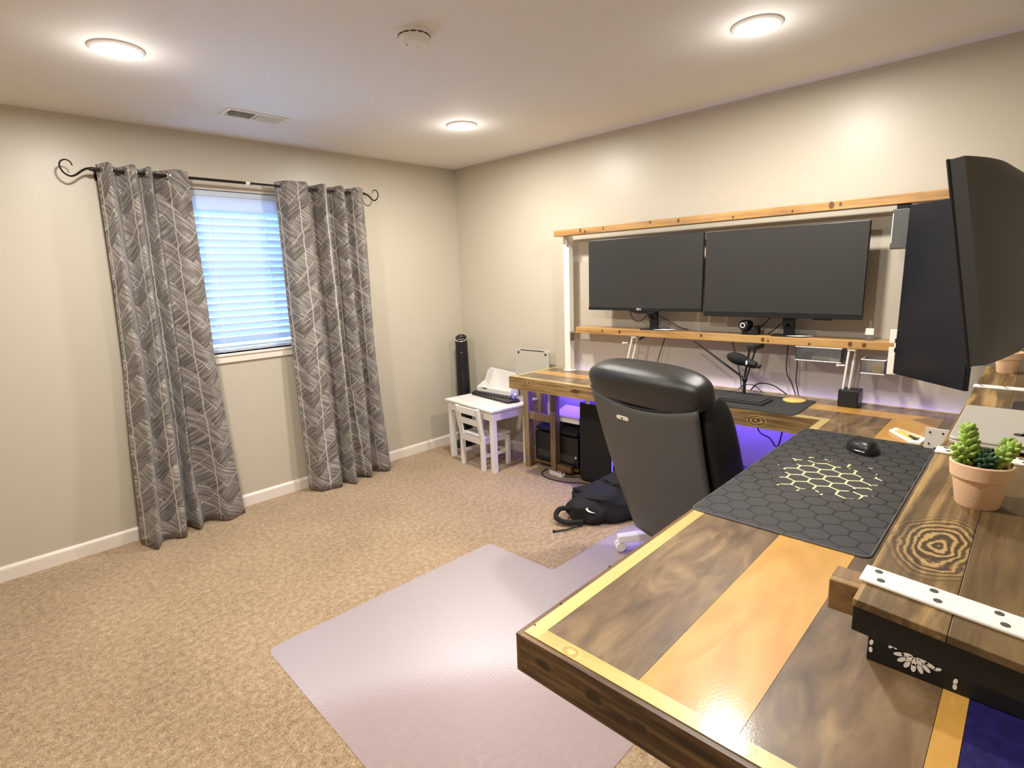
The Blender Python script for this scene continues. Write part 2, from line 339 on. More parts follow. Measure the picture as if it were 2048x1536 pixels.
# ------------------------------------------------------------------ mesh helpers
class B:
    def __init__(s): s.v = []; s.f = []; s.uv = None
    def add(s, vs, fs):
        n = len(s.v); s.v += [tuple(x) for x in vs]; s.f += [tuple(i+n for i in f) for f in fs]; return s
    def box(s, a, b, M=None):
        x0, y0, z0 = a; x1, y1, z1 = b
        vs = [Vector(q) for q in ((x0,y0,z0),(x1,y0,z0),(x1,y1,z0),(x0,y1,z0),(x0,y0,z1),(x1,y0,z1),(x1,y1,z1),(x0,y1,z1))]
        if M: vs = [M @ q for q in vs]
        return s.add(vs, [(0,3,2,1),(4,5,6,7),(0,1,5,4),(1,2,6,5),(2,3,7,6),(3,0,4,7)])
    def cyl(s, p0, p1, r0, r1=None, n=20, caps=True):
        p0 = Vector(p0); p1 = Vector(p1); r1 = r0 if r1 is None else r1
        d = (p1-p0).normalized(); a = d.orthogonal().normalized(); b = d.cross(a)
        vs = []
        for p, r in ((p0, r0), (p1, r1)):
            for i in range(n):
                t = 2*math.pi*i/n; vs.append(p+a*(r*math.cos(t))+b*(r*math.sin(t)))
        fs = [(i, (i+1)%n, n+(i+1)%n, n+i) for i in range(n)]
        if caps: fs += [tuple(range(n-1, -1, -1)), tuple(range(n, 2*n))]
        return s.add(vs, fs)
    def tube(s, pts, r, n=8, closed=False):
        pts = [Vector(p) for p in pts]; k = len(pts); vs = []; prev = None
        rr = r if isinstance(r, (list, tuple)) else [r]*k
        for i, p in enumerate(pts):
            if closed: d = pts[(i+1)%k]-pts[i-1]
            else: d = pts[min(i+1, k-1)]-pts[max(i-1, 0)]
            d.normalize()
            if prev is None: a = d.orthogonal().normalized()
            else:
                a = prev-d*prev.dot(d); a = a.normalized() if a.length > 1e-6 else d.orthogonal().normalized()
            prev = a; b = d.cross(a)
            for j in range(n):
                t = 2*math.pi*j/n; vs.append(p+a*(rr[i]*math.cos(t))+b*(rr[i]*math.sin(t)))
        fs = []
        for i in range(k if closed else k-1):
            i2 = (i+1)%k
            for j in range(n): fs.append((i*n+j, i*n+(j+1)%n, i2*n+(j+1)%n, i2*n+j))
        if not closed: fs += [tuple(range(n-1, -1, -1)), tuple(range((k-1)*n, k*n))]
        return s.add(vs, fs)
    def lathe(s, prof, n=28, c=(0, 0, 0), M=None):
        vs = []
        for (r, z) in prof:
            for i in range(n):
                t = 2*math.pi*i/n; vs.append(Vector((c[0]+r*math.cos(t), c[1]+r*math.sin(t), c[2]+z)))
        if M: vs = [M @ q for q in vs]
        k = len(prof)
        fs = [(i*n+j, i*n+(j+1)%n, (i+1)*n+(j+1)%n, (i+1)*n+j) for i in range(k-1) for j in range(n)]
        fs += [tuple(range(n-1, -1, -1)), tuple(range((k-1)*n, k*n))]
        return s.add(vs, fs)
    def prism(s, poly, z0, z1, M=None):
        n = len(poly); vs = [Vector((x, y, z0)) for x, y in poly]+[Vector((x, y, z1)) for x, y in poly]
        if M: vs = [M @ q for q in vs]
        return s.add(vs, [tuple(range(n-1, -1, -1)), tuple(range(n, 2*n))]+[(i, (i+1)%n, n+(i+1)%n, n+i) for i in range(n)])
    def ball(s, c, r, n=14, m=8, M=None):
        c = Vector(c); r = (r, r, r) if not isinstance(r, (tuple, list)) else r
        vs = [Vector((0, 0, -r[2]))]
        for i in range(1, m):
            ph = -math.pi/2+math.pi*i/m
            for j in range(n):
                t = 2*math.pi*j/n; vs.append(Vector((r[0]*math.cos(ph)*math.cos(t), r[1]*math.cos(ph)*math.sin(t), r[2]*math.sin(ph))))
        vs.append(Vector((0, 0, r[2])))
        if M: vs = [M @ q for q in vs]
        vs = [q+c for q in vs]; L = len(vs)-1
        fs = [(0, 1+(j+1)%n, 1+j) for j in range(n)]
        for i in range(m-2):
            for j in range(n): fs.append((1+i*n+j, 1+i*n+(j+1)%n, 1+(i+1)*n+(j+1)%n, 1+(i+1)*n+j))
        fs += [(L, 1+(m-2)*n+j, 1+(m-2)*n+(j+1)%n) for j in range(n)]
        return s.add(vs, fs)
    def grid(s, fn, nu, nv, closed=False):
        vs = [fn(i/(nu-1), j/(nv-1)) for j in range(nv) for i in range(nu)]
        return s.add(vs, [(j*nu+i, j*nu+i+1, (j+1)*nu+i+1, (j+1)*nu+i) for j in range(nv-1) for i in range(nu-1)])

def rrect(x0, y0, x1, y1, r, n=5):
    out = []
    for cx, cy, a0 in ((x1-r, y1-r, 0), (x0+r, y1-r, 90), (x0+r, y0+r, 180), (x1-r, y0+r, 270)):
        for i in range(n+1):
            t = R(a0+90*i/n); out.append((cx+r*math.cos(t), cy+r*math.sin(t)))
    return out

def obj(name, b, mat, parent=None, bevel=0, smooth=False, sub=0, kind=None, solid=0, at=None, rel=False):
    """Link one mesh object. rel=True: builder coordinates are world ones, shifted into the (unrotated) parent."""
    if rel and parent is not None:
        base = parent.location.copy(); q = parent.parent
        while q is not None: base += q.location; q = q.parent
        vs = [(x-base.x, y-base.y, z-base.z) for x, y, z in b.v]
    else: vs = b.v
    me = bpy.data.meshes.new(name); me.from_pydata(vs, [], b.f); me.validate()
    bm = bmesh.new(); bm.from_mesh(me); bmesh.ops.recalc_face_normals(bm, faces=bm.faces); bm.to_mesh(me); bm.free()
    me.materials.append(mat)
    if smooth:
        for p in me.polygons: p.use_smooth = True
    o = bpy.data.objects.new(name, me); C.objects.link(o)
    if parent is not None: o.parent = parent
    if at is not None: o.location = at
    if solid:
        md = o.modifiers.new('solid', 'SOLIDIFY'); md.thickness = solid; md.offset = 0
    if bevel:
        md = o.modifiers.new('bevel', 'BEVEL'); md.width = bevel; md.segments = 2; md.limit_method = 'ANGLE'; md.angle_limit = R(40)
        if smooth: md.harden_normals = False
    if sub:
        md = o.modifiers.new('sub', 'SUBSURF'); md.levels = sub; md.render_levels = sub
    if smooth and not sub:
        try: me.set_sharp_from_angle(angle=R(38))
        except Exception: pass
    if kind: o['kind'] = kind
    return o
def tag(o, label, cat, group=None):
    o['label'] = label; o['category'] = cat
    if group: o['group'] = group
    return o
def thing(name, label, cat, loc=(0, 0, 0), rotz=0, group=None):
    o = bpy.data.objects.new(name, None); C.objects.link(o); o.location = loc; o.rotation_euler = (0, 0, rotz); o.empty_display_size = .05
    return tag(o, label, cat, group)
def dup(o, parent=None, loc=None):
    c = o.copy(); C.objects.link(c)
    if parent is not None: c.parent = parent
    if loc is not None: c.location = loc
    for ch in list(o.children): dup(ch, c)
    return c
def bx(a, b): return B().box(a, b)
def spline(pts, k=8):
    """Catmull-Rom through points."""
    P = [Vector(p) for p in pts]; P = [P[0]*2-P[1]]+P+[P[-1]*2-P[-2]]; out = []
    for i in range(1, len(P)-2):
        for j in range(k):
            t = j/k; a, b, c, d = P[i-1], P[i], P[i+1], P[i+2]
            out.append(.5*((2*b)+(c-a)*t+(2*a-5*b+4*c-d)*t*t+(3*b-a-3*c+d)*t**3))
    out.append(P[-2]); return out

# ------------------------------------------------------------------ the room
XL, YF = -4.7, -4.75      # left wall and the wall behind the camera, both out of frame
def struct(name, b, mat, parent=None, **k):
    o = obj(name, b, mat, parent, **k)
    if parent is None: o['kind'] = 'structure'
    return o
struct('floor', bx((XL-.1, YF-.1, -.1), (.1, .15, 0)), CARPET)
struct('ceiling', bx((XL-.1, YF-.1, H), (.1, .15, H+.1)), CEIL)
WX0, WX1, WZ0, WZ1 = -2.22, -1.52, 1.072, 2.108
wb = B().box((XL-.1, 0, 0), (WX0, .15, H)).box((WX1, 0, 0), (.1, .15, H)).box((WX0, 0, 0), (WX1, .15, WZ0)).box((WX0, 0, WZ1), (WX1, .15, H))
struct('wall_back', wb, WALL)
struct('wall_right', bx((0, YF-.1, 0), (.1, 0, H)), WALL)
struct('wall_left', bx((XL-.1, YF-.1, 0), (XL, 0, H)), WALL)
struct('wall_front', bx((XL, YF-.1, 0), (0, YF, H)), WALL)
def baseboard(name, p0, p1, nrm):
    prof = [(0, 0), (.014, 0), (.014, .066), (.011, .074), (.006, .079), (.004, .083), (0, .083)]
    p0 = Vector(p0); p1 = Vector(p1); n = Vector(nrm); k = len(prof)
    vs = [p+n*a+Vector((0, 0, z)) for p in (p0, p1) for a, z in prof]
    b = B().add(vs, [(i, (i+1)%k, k+(i+1)%k, k+i) for i in range(k)]+[tuple(range(k)), tuple(range(2*k-1, k-1, -1))])
    struct(name, b, TRIM)
baseboard('baseboard_back', (XL, 0, 0), (0, 0, 0), (0, -1, 0))
baseboard('baseboard_right', (0, 0, 0), (0, YF, 0), (-1, 0, 0))
baseboard('baseboard_left', (XL, 0, 0), (XL, YF, 0), (1, 0, 0))

# window: frame, glass, sill
win = struct('window_1', B().box((WX0, .09, WZ0), (WX0+.04, .13, WZ1)).box((WX1-.04, .09, WZ0), (WX1, .13, WZ1))
             .box((WX0+.04, .09, WZ0), (WX1-.04, .13, WZ0+.04)).box((WX0+.04, .09, WZ1-.04), (WX1-.04, .13, WZ1))
             .box((WX0+.04, .095, 1.57), (WX1-.04, .125, 1.60)), TRIM)
for z0, z1 in ((WZ0+.04, 1.57), (1.60, WZ1-.04)):
    obj('window_pane', bx((WX0+.04, .107, z0), (WX1-.04, .111, z1)), GLASS, win)
obj('window_sill', B().box((WX0-.05, -.022, WZ0-.016), (WX1+.05, .09, WZ0)).box((WX0-.035, -.014, WZ0-.06), (WX1+.035, 0, WZ0-.016)), TRIM, win, bevel=.003)

# ------------------------------------------------------------------ blind
bl = thing('window_blind', 'white slatted blind hanging in the window between the curtains', 'blind', (-1.87, .045, WZ0+.01))
bx0, bx1 = WX0+.006, WX1-.006
obj('valance', B().box((bx0, .010, 2.072), (bx1, .028, 2.104)).box((bx0, .014, 1.985), (bx1, .026, 2.072)), SLAT, bl, bevel=.003, rel=True)
obj('headrail', bx((bx0+.01, .03, 2.055), (bx1-.01, .075, 2.10)), SLAT, bl, rel=True)
sl_me = None; zs = 1.968; pitch = .0452; k = 0
tilt = R(62)
while zs-k*pitch > 1.125:
    z = zs-k*pitch
    if sl_me is None:
        hw = .025
        prof = [(-hw, 0), (-hw*.5, .0022), (0, .003), (hw*.5, .0022), (hw, 0)]
        vs = []
        for X in (bx0+.004, bx1-.004):
            for (a, h_) in prof:
                for th in (0, -.0026):
                    yy = (a*math.cos(tilt))-(h_+th)*math.sin(tilt); zz = a*math.sin(tilt)-(h_+th)*math.cos(tilt)
                    vs.append((X+1.87, yy, -zz))
        n = len(prof)*2; fs = []
        for i in range(len(prof)-1):
            fs += [(2*i, 2*i+2, n+2*i+2, n+2*i), (2*i+1, n+2*i+1, n+2*i+3, 2*i+3)]
        fs += [(0, n, n+1, 1), (n-2, n-1, 2*n-1, 2*n-2)]
        so = obj('slat', B().add(vs, fs), SLAT, bl, smooth=True, at=(0, 0, z-WZ0-.01)); sl_me = so
    else: dup(sl_me, bl, (0, random.uniform(-.001, .001), z-WZ0-.01))
    k += 1
obj('bottom_rail', bx((bx0+.004, .028, 1.082), (bx1-.004, .062, 1.102)), SLAT, bl, bevel=.004, rel=True)
for X in (-2.05, -1.70):
    cb = B().tube([(X, .012, 1.99), (X, .017, 1.6), (X, .02, 1.09)], .0022, 6)
    for i in range(19): cb.ball((X, .016, 1.97-i*pitch), (.0035, .0035, .007), 6, 4)
    obj('ladder_cord', cb, PAPER, bl, rel=True)

# ------------------------------------------------------------------ curtains
RODZ, RODY = 2.152, -.095
def curtain(name, label, xl, xr, ext, seed, bulge):
    """Grommet panel; ext = [(u, depth)] fold extremes across the panel, depth +1 towards the room, -1 towards the wall."""
    rnd = random.Random(seed); NU, NV = 240, 46; W = 1.30
    cx = (xl(0)+xr(0))/2
    t = thing(name, label, 'curtain', (cx, -.12, 0), group='grommet curtains on the rod')
    ph = [rnd.uniform(-3, 3) for _ in range(6)]
    def fold(u):
        for (a, da), (b, db) in zip(ext, ext[1:]):
            if u <= b or b == ext[-1][0]:
                f = min(1, max(0, (u-a)/(b-a))); f = (1-math.cos(math.pi*f))/2; return da+(db-da)*f
    def P(u, v):            # v=0 top, 1 hem
        X0, X1 = xl(v), xr(v)
        uw = min(1, max(0, u+.03*math.sin(2*math.pi*u+ph[0])*v*math.sin(3*v+ph[1])))
        a = .046+.014*v
        x = X0+(X1-X0)*u + .010*math.sin(2*math.pi*3*u+7*v+ph[4])*v
        y = RODY - .006 - a*fold(uw) - .012*math.sin(11*u+6*v+ph[3])*v - bulge(u)*v**2
        y = min(y, -.020)
        z = 2.183-(2.183-.012)*v + .004*fold(u)*(1-v)**8 + .008*math.sin(7*u+ph[5])*v**6
        return Vector((x-cx, y+.12, z))
    b = B().grid(P, NU, NV)
    o = obj('cloth', b, CURTAIN, t, smooth=True, solid=.002)
    arc = [0.0]
    for i in range(1, NU): arc.append(arc[-1]+(P(i/(NU-1), .4)-P((i-1)/(NU-1), .4)).length)
    ul = o.data.uv_layers.new(name='UVMap')
    for lp in o.data.loops:
        i = lp.vertex_index; ul.data[lp.index].uv = (arc[i % NU]+seed*.07, 2.2*(1-(i//NU)/(NV-1)))
    hem = B().grid(lambda u, v: P(u, 1.0)+Vector((0, .006, .012-.012*v)), NU, 2)
    obj('hem_lining', hem, LINING, t, smooth=True)
    prev = fold(0)
    for i in range(1, 400):
        u = i/400; f = fold(u)
        if prev*f <= 0 and f != prev and .02 < u < .985:
            p = P(u, .0145); d = (P(u+.004, .0145)-P(u-.004, .0145)).normalized()
            ring = [p+d*(.021*math.cos(2*math.pi*j/20))+Vector((0, 0, .021*math.sin(2*math.pi*j/20))) for j in range(20)]
            obj('grommet', B().tube(ring, .0045, 6, closed=True), CHROME, t, smooth=True)
        prev = f
    return t
def lerp3(a, m_, b): return lambda v: (a+(m_-a)*2*v) if v < .5 else (m_+(b-m_)*(2*v-1))
curtain('window_curtain', 'grey patterned grommet curtain on the bare-wall side of the window, away from the tower fan',
        lerp3(-2.612, -2.64, -2.725), lerp3(-2.17, -2.165, -2.13), [(0, -.5), (.10, 1), (.22, -1), (.36, 1), (.47, -1), (.54, .9), (.62, -1), (.86, .8), (1, .1)], 3, lambda u: .10*math.exp(-((u-.2)/.2)**2)+.03*u)
curtain('window_curtain', 'grey patterned grommet curtain on the tower fan side of the window',
        lerp3(-1.645, -1.645, -1.665), lerp3(-1.0, -1.01, -1.0), [(0, -.6), (.1, .7), (.28, .9), (.40, -1), (.50, 1), (.60, -1), (.72, 1), (.81, -1), (.92, .9), (1, .2)], 5, lambda u: .04+.04*math.sin(3*u))
rod = thing('curtain_rod', 'thin black curtain rod with scroll finials above the window', 'curtain rod', (-1.8, RODY, RODZ))
obj('rod', B().cyl((-2.64, RODY, RODZ), (-1.80, RODY, RODZ), .0085).cyl((-1.83, RODY, RODZ), (-.985, RODY, RODZ), .0068), IRON, rod, smooth=True, rel=True)
obj('coupler', B().cyl((-1.838, RODY, RODZ), (-1.812, RODY, RODZ), .0098).cyl((-1.83, RODY, RODZ-.008), (-1.83, RODY, RODZ-.018), .003), WSTEEL, rod, smooth=True, rel=True)
for sx, x0 in ((-1, -2.632), (1, -.99)):
    sc_ = [(0, 0), (.02, .001), (.045, -.012), (.075, -.036), (.10, -.045), (.125, -.030), (.138, .0), (.130, .026), (.108, .036), (.09, .026), (.084, .008)]
    k_ = 1.0 if sx < 0 else .95
    pts = spline([(x0+sx*a*k_, RODY, RODZ+z*k_) for a, z in sc_], 6)
    n_ = len(pts); obj('finial', B().tube(pts, [.0062-.0034*i/n_ for i in range(n_)], 8), IRON, rod, smooth=True, rel=True)
    obj('finial_collar', B().cyl((x0-sx*.012, RODY, RODZ), (x0+sx*.008, RODY, RODZ), .0105).cyl((x0+sx*.008, RODY, RODZ), (x0+sx*.016, RODY, RODZ), .0085), IRON, rod, smooth=True, rel=True)
    xb = x0-sx*.03
    obj('wall_bracket', B().cyl((xb, 0, RODZ-.01), (xb, RODY, RODZ-.01), .005).box((xb-.012, -.006, RODZ-.045), (xb+.012, 0, RODZ+.02)), IRON, rod, rel=True)

# ------------------------------------------------------------------ ceiling fixtures
def lamp_fixture(x, y, label):
    t = thing('recessed_light', label, 'light', (x, y, H), group='recessed ceiling lights')
    obj('trim_ring', B().lathe([(.094, 0), (.094, -.006), (.086, -.011), (.074, -.009), (.072, -.001)], 40), TRIMLAMP, t, smooth=True)
    obj('lens', B().lathe([(.073, -.001), (.071, -.010), (.058, -.017), (.035, -.021), (.008, -.022)], 40), LENS, t, smooth=True)
    ld = bpy.data.lights.new('lamp', 'AREA'); ld.shape = 'DISK'; ld.size = .13; ld.energy = LAMP_W; ld.color = LAMP_COL; ld.spread = R(180)
    lo = bpy.data.objects.new('lamp_glow', ld); C.objects.link(lo); lo.location = (0, 0, -.026); lo.parent = t
    ld = bpy.data.lights.new('ceiling_fill', 'POINT'); ld.shadow_soft_size = .05; ld.energy = CEIL_FILL_W; ld.color = LAMP_COL      # added fill light below the lens, brightens the ceiling
    lo = bpy.data.objects.new('ceiling_fill_lamp', ld); C.objects.link(lo); lo.location = (0, 0, -.11); lo.parent = t
lamp_fixture(-2.672, -1.122, 'round recessed ceiling light above the carpet in front of the scroll-ended rod')
lamp_fixture(-.89, -1.128, 'round recessed ceiling light nearest the room corner')
lamp_fixture(-.923, -2.925, 'round recessed ceiling light above the office chair and desk')
lamp_fixture(-2.69, -2.92, 'round recessed ceiling light above the bare end of the desk')
sd = thing('smoke_detector', 'round white smoke detector on the ceiling', 'smoke detector', (-1.882, -1.993, H))
obj('base_plate', B().lathe([(.068, 0), (.068, -.008), (.064, -.012)], 40), WPLASTIC, sd, smooth=True)
obj('body', B().lathe([(.058, -.012), (.062, -.018), (.060, -.034), (.052, -.043), (.02, -.045)], 40), WPLASTIC, sd, smooth=True)
vb = B()
for i in range(14):
    a = 2*math.pi*i/14; M = Matrix.Rotation(a, 4, 'Z')
    vb.box((.0585, -.009, -.0165), (.063, .009, -.0135), M)
obj('vent_slots', vb, DARKGREY, sd)
obj('test_button', B().lathe([(.011, -.044), (.011, -.048), (.008, -.049)], 20, c=(.022, 0, 0)), TRIMLAMP, sd, smooth=True)
obj('indicator', B().ball((-.03, .01, -.0445), .003, 8, 5), DARKGREY, sd)
vt = thing('ceiling_vent', 'white rectangular air register on the ceiling near the curtains', 'vent', (-1.92, -.55, H))
vx, vy = .17, .075
obj('frame', B().box((-vx, -vy, -.006), (-vx+.025, vy, 0)).box((vx-.025, -vy, -.006), (vx, vy, 0)).box((-vx+.025, -vy, -.006), (vx-.025, -vy+.022, 0)).box((-vx+.025, vy-.022, -.006), (vx-.025, vy, 0)).box((-.006, -vy+.022, -.005), (.006, vy-.022, 0)), WSTEEL, vt, bevel=.002)
obj('duct_throat', bx((-vx+.02, -vy+.02, -.001), (vx-.02, vy-.02, -.0005)), DARKGREY, vt)
fin0 = None
for sgn in (-1, 1):
    for i in range(11):
        x = sgn*(.017+.0118*i)
        M = Matrix.Translation((x, 0, -.006)) @ Matrix.Rotation(R(-38*sgn), 4, 'Y')
        obj('fin', B().box((-.0008, -vy+.022, -.006), (.0008, vy-.022, .005), M), WSTEEL, vt)
obj('damper_lever', bx((-vx+.012, -.02, -.02), (-vx+.016, -.008, -.006)), WSTEEL, vt)

# ------------------------------------------------------------------ L-shaped desk
ZD = .79
AX0, AX1, AY1 = -.515, -.012, -1.09      # wing along the right wall
BX0, BY0, BY1 = -2.60, -4.05, -3.14      # wing reaching into the room
desk = thing('corner_desk', 'L-shaped home-built desk with resin-coated brown and amber inlay top', 'desk', (-1.2, -3.2, 0))
def dpart(name, a, b, mat, **k): return obj(name, bx(a, b), mat, desk, rel=True, **k)
FZ = ZD-.088
# outer stained fascia boards and the clear pine trim inside them
dpart('fascia_board', (AX0, BY1, FZ), (AX0+.012, AY1, ZD-.002), FASC)
dpart('fascia_board', (AX0+.012, AY1-.012, FZ), (AX1, AY1, ZD-.002), STAINX)
dpart('fascia_board', (BX0, BY1-.012, FZ), (AX0+.012, BY1, ZD-.002), STAINX)
dpart('fascia_board', (BX0, BY0, FZ), (BX0+.012, BY1-.012, ZD-.002), ENDB)
PT = .034
dpart('trim_board', (AX0+.012, BY1-.012-PT, FZ), (AX0+.012+PT, AY1-.012, ZD), PINE)
dpart('trim_board', (AX0+.012+PT, AY1-.012-PT, FZ), (AX1, AY1-.012, ZD), PINEX)
dpart('trim_board', (BX0+.012, BY1-.012-PT, FZ), (AX0+.012, BY1-.012, ZD), PINEX)
dpart('trim_board', (BX0+.012, BY0, FZ), (BX0+.012+PT, BY1-.012-PT, ZD), PINE)
dpart('back_strip', (-.045, BY0, FZ), (-.024, AY1-.012-PT, ZD+.002), PINE)
bx_in = BX0+.012+PT; ax_in = AX0+.012+PT; by_in = BY1-.012-PT; ay_in = AY1-.012-PT
dpart('core_panel', (bx_in, BY0, .745), (-.045, by_in, .783), STAINX)
dpart('core_panel', (ax_in, by_in, .745), (-.045, ay_in, .783), STAINX)
P0, P1 = .783, ZD-.0006
def inlay(x0, y0, x1, y1, mat): dpart('inlay_board', (x0+.0004, y0+.0004, P0), (x1-.0004, y1-.0004, P1), mat)
inlay(bx_in, -3.40, -.302, by_in, BROWN)
inlay(bx_in, -3.58, -.302, -3.40, AMBER)
inlay(bx_in, -3.80, -.045, -3.58, BROWN)
inlay(bx_in, -3.836, -.045, -3.80, AMBER)
inlay(bx_in, BY0, -.045, -3.836, BLUELIT)
inlay(ax_in, by_in, -.302, ay_in, BROWN)
inlay(-.302, -3.58, -.175, ay_in, AMBER)
inlay(-.175, -3.58, -.045, ay_in, BROWN)
for x, y in ((-1.55, -3.92), (-1.55, -3.32), (-.30, -3.92), (-.30, -2.35), (-.10, -1.90)):
    dpart('leg', (x-.045, y-.045, 0), (x+.045, y+.045, .745), STAINZ, bevel=.004)
# screw heads along the trim
for px, py in ((1122, 1206), (1219, 1132), (1358, 1034), (1070, 1250)):
    q = hit(px, py, 2, ZD); obj('screw', B().cyl((q.x, q.y, ZD-.001), (q.x, q.y, ZD+.0006), .0028, n=10), HOLE, desk, rel=True)

# blue light strip below the desk, against the wall
led = thing('led_strip', 'blue light strip under the desk along the wall', 'light strip', (-.075, -2.6, .735))
obj('strip', bx((-.082, -3.9, .729), (-.070, -1.2, .733)), LEDB, led, rel=True)
obj('wall_strip', bx((-.018, -3.9, .730), (-.010, -1.25, .734)), LEDB, led, rel=True)
ld = bpy.data.lights.new('blue_glow', 'AREA'); ld.shape = 'RECTANGLE'; ld.size = 2.7; ld.size_y = .02; ld.energy = 24.0; ld.color = (.10, .05, 1.0)
lo = bpy.data.objects.new('blue_glow', ld); C.objects.link(lo); lo.parent = led; lo.location = (-.02, .1, -.012); lo.rotation_euler = (R(-12), 0, R(90))
ld = bpy.data.lights.new('blue_glow_wall', 'AREA'); ld.shape = 'RECTANGLE'; ld.size = 2.6; ld.size_y = .008; ld.energy = 3.0; ld.color = (.34, .32, 1.0)
lo = bpy.data.objects.new('blue_glow_wall', ld); C.objects.link(lo); lo.parent = led; lo.location = (.062, 0, 0.004); lo.rotation_euler = (R(180), 0, R(90))

# ------------------------------------------------------------------ wall shelving over the desk
sh = thing('monitor_shelf', 'two amber pine shelf planks on a white post above the desk', 'shelf', (-.08, -2.3, ZD+.002))
SX = -.15
obj('top_plank', bx((-.165, -3.98, 1.776), (-.085, -1.25, 1.82)), SHELFW, sh, rel=True, bevel=.003)
obj('lower_plank', bx((SX, -3.36, 1.088), (-.025, -1.43, 1.131)), SHELFW, sh, rel=True, bevel=.003)
obj('post', bx((-.098, -1.335, ZD+.006), (-.046, -1.283, 1.777)), WSTEEL, sh, rel=True, bevel=.004)
obj('post_foot', B().lathe([(.048, 0), (.048, .004), (.04, .006)], 28, c=(-.072, -1.309, ZD+.001)), WSTEEL, sh, rel=True, smooth=True)
obj('post_cap_bracket', B().box((-.13, -1.34, 1.70), (-.098, -1.336, 1.777)).cyl((-.115, -1.336, 1.755), (-.115, -1.344, 1.755), .005, n=10), ALU, sh, rel=True)
obj('shelf_bracket', B().box((-.10, -1.43, 1.078), (-.04, -1.335, 1.088)).box((-.10, -1.345, 1.02), (-.06, -1.335, 1.078)), STAINZ, sh, rel=True)
obj('end_plate', B().box((-.215, -3.385, .985), (-.205, -3.345, 1.115)).box((-.215, -3.385, 1.135), (-.205, -3.345, 1.20)).box((-.215, -3.385, 1.07), (-.06, -3.375, 1.10)).box((-.215, -3.385, 1.09), (-.205, -3.365, 1.16)), WSTEEL, sh, rel=True, bevel=.002)

# ------------------------------------------------------------------ monitors
def text_mesh(name, s, size, mat, parent, loc, rot, depth=.0006):
    cu = bpy.data.curves.new(name, 'FONT'); cu.body = s; cu.size = size; cu.extrude = depth; cu.align_x = 'CENTER'; cu.align_y = 'CENTER'
    tmp = bpy.data.objects.new('tmp', cu); C.objects.link(tmp)
    dg = bpy.context.evaluated_depsgraph_get(); me = bpy.data.meshes.new_from_object(tmp.evaluated_get(dg)); bpy.data.objects.remove(tmp)
    me.materials.clear(); me.materials.append(mat)
    o = bpy.data.objects.new(name, me); C.objects.link(o); o.parent = parent; o.location = loc; o.rotation_euler = rot; return o
def flat_monitor(label, y0, y1, z0, z1, zbase, stand_y, chin, group=None):
    cy = (y0+y1)/2; xf = -.165; wv = abs(y1-y0)/2
    t = thing('desktop_monitor', label, 'monitor', (-.095, cy, zbase), 0)
    obj('housing', B().box((xf+.004, y0, z0), (xf+.020, y1, z1)).box((xf+.02, cy-wv*.7, z0+.08), (xf+.05, cy+wv*.7, z1-.10)), BLACK, t, rel=True, bevel=.003)
    obj('screen', bx((xf, y0-.004*0+.004, z0+chin), (xf+.0045, y1-.004, z1-.004)), SCREEN, t, rel=True)
    obj('chin', bx((xf-.001, y0+.001, z0), (xf+.0045, y1-.001, z0+chin)), BLACK, t, rel=True, bevel=.001)
    obj('mount_column', B().box((-.105, stand_y-.028, zbase+.004), (-.085, stand_y+.028, z0+.09)).cyl((-.122, stand_y, z0-.045), (-.10, stand_y, z0-.045), .012).box((-.122, stand_y-.03, z0-.05), (-.098, stand_y+.03, z0+.05)), BLACK, t, rel=True, bevel=.002)
    obj('stand_base', B().prism(rrect(-.145, stand_y-.09, -.03, stand_y+.09, .03), zbase, zbase+.006), BLACK, t, rel=True, bevel=.001)
    return t, xf
t, xf = flat_monitor('wide black monitor on the lower plank beside the white shelf post', -2.384, -1.556, 1.258, 1.727, 1.131, -2.03, .022)
obj('sensor_lip', B().prism([(-1.87, 1.258), (-2.08, 1.258), (-2.06, 1.243), (-1.95, 1.238)], -.162, -.15, Matrix(((0, 0, 1, 0), (1, 0, 0, 0), (0, 1, 0, 0), (0, 0, 0, 1)))), BLACK, t, rel=True)
text_mesh('logo', 'LG', .016, PAPER, t, (xf-.0018-t.location.x, -1.965-t.location.y, 1.262-t.location.z+.006), (R(90), 0, R(-90)))
obj('logo_ring', B().tube([(xf-.002, -1.948+.006*math.cos(a*.5236), 1.268+.006*math.sin(a*.5236)) for a in range(12)], .0014, 5, closed=True), PAPER, t, rel=True)
t, xf = flat_monitor('wide black monitor on the lower plank beside the upright corner screen', -3.216, -2.396, 1.236, 1.716, 1.131, -2.86, .03)
text_mesh('logo', 'LG', .012, DARKGREY, t, (xf-.0018-t.location.x, -2.79-t.location.y, 1.25-t.location.z), (R(90), 0, R(-90)))
obj('sensor_lip', bx((-.162, -3.08, 1.229), (-.15, -2.99, 1.236)), BLACK, t, rel=True, bevel=.002)

# upright monitor standing across the corner of the desk
pm = thing('upright_monitor', 'tall black monitor turned upright across the desk corner', 'monitor', (-.49, -3.528, 1.012), R(-135))
obj('housing', B().box((-.195, .004, 0), (.195, .022, .74)).box((-.12, .02, .15), (.12, .05, .6)), BLACK, pm, bevel=.003)
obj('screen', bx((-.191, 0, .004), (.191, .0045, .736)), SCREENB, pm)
obj('wall_arm', B().box((-.04, .05, .33), (.04, .07, .41)).tube([(0, .06, .37), (.10, .2, .37), (-.18, .36, .37)], .016, 10).box((-.26, .30, .30), (-.2, .42, .44)), BLACK, pm)

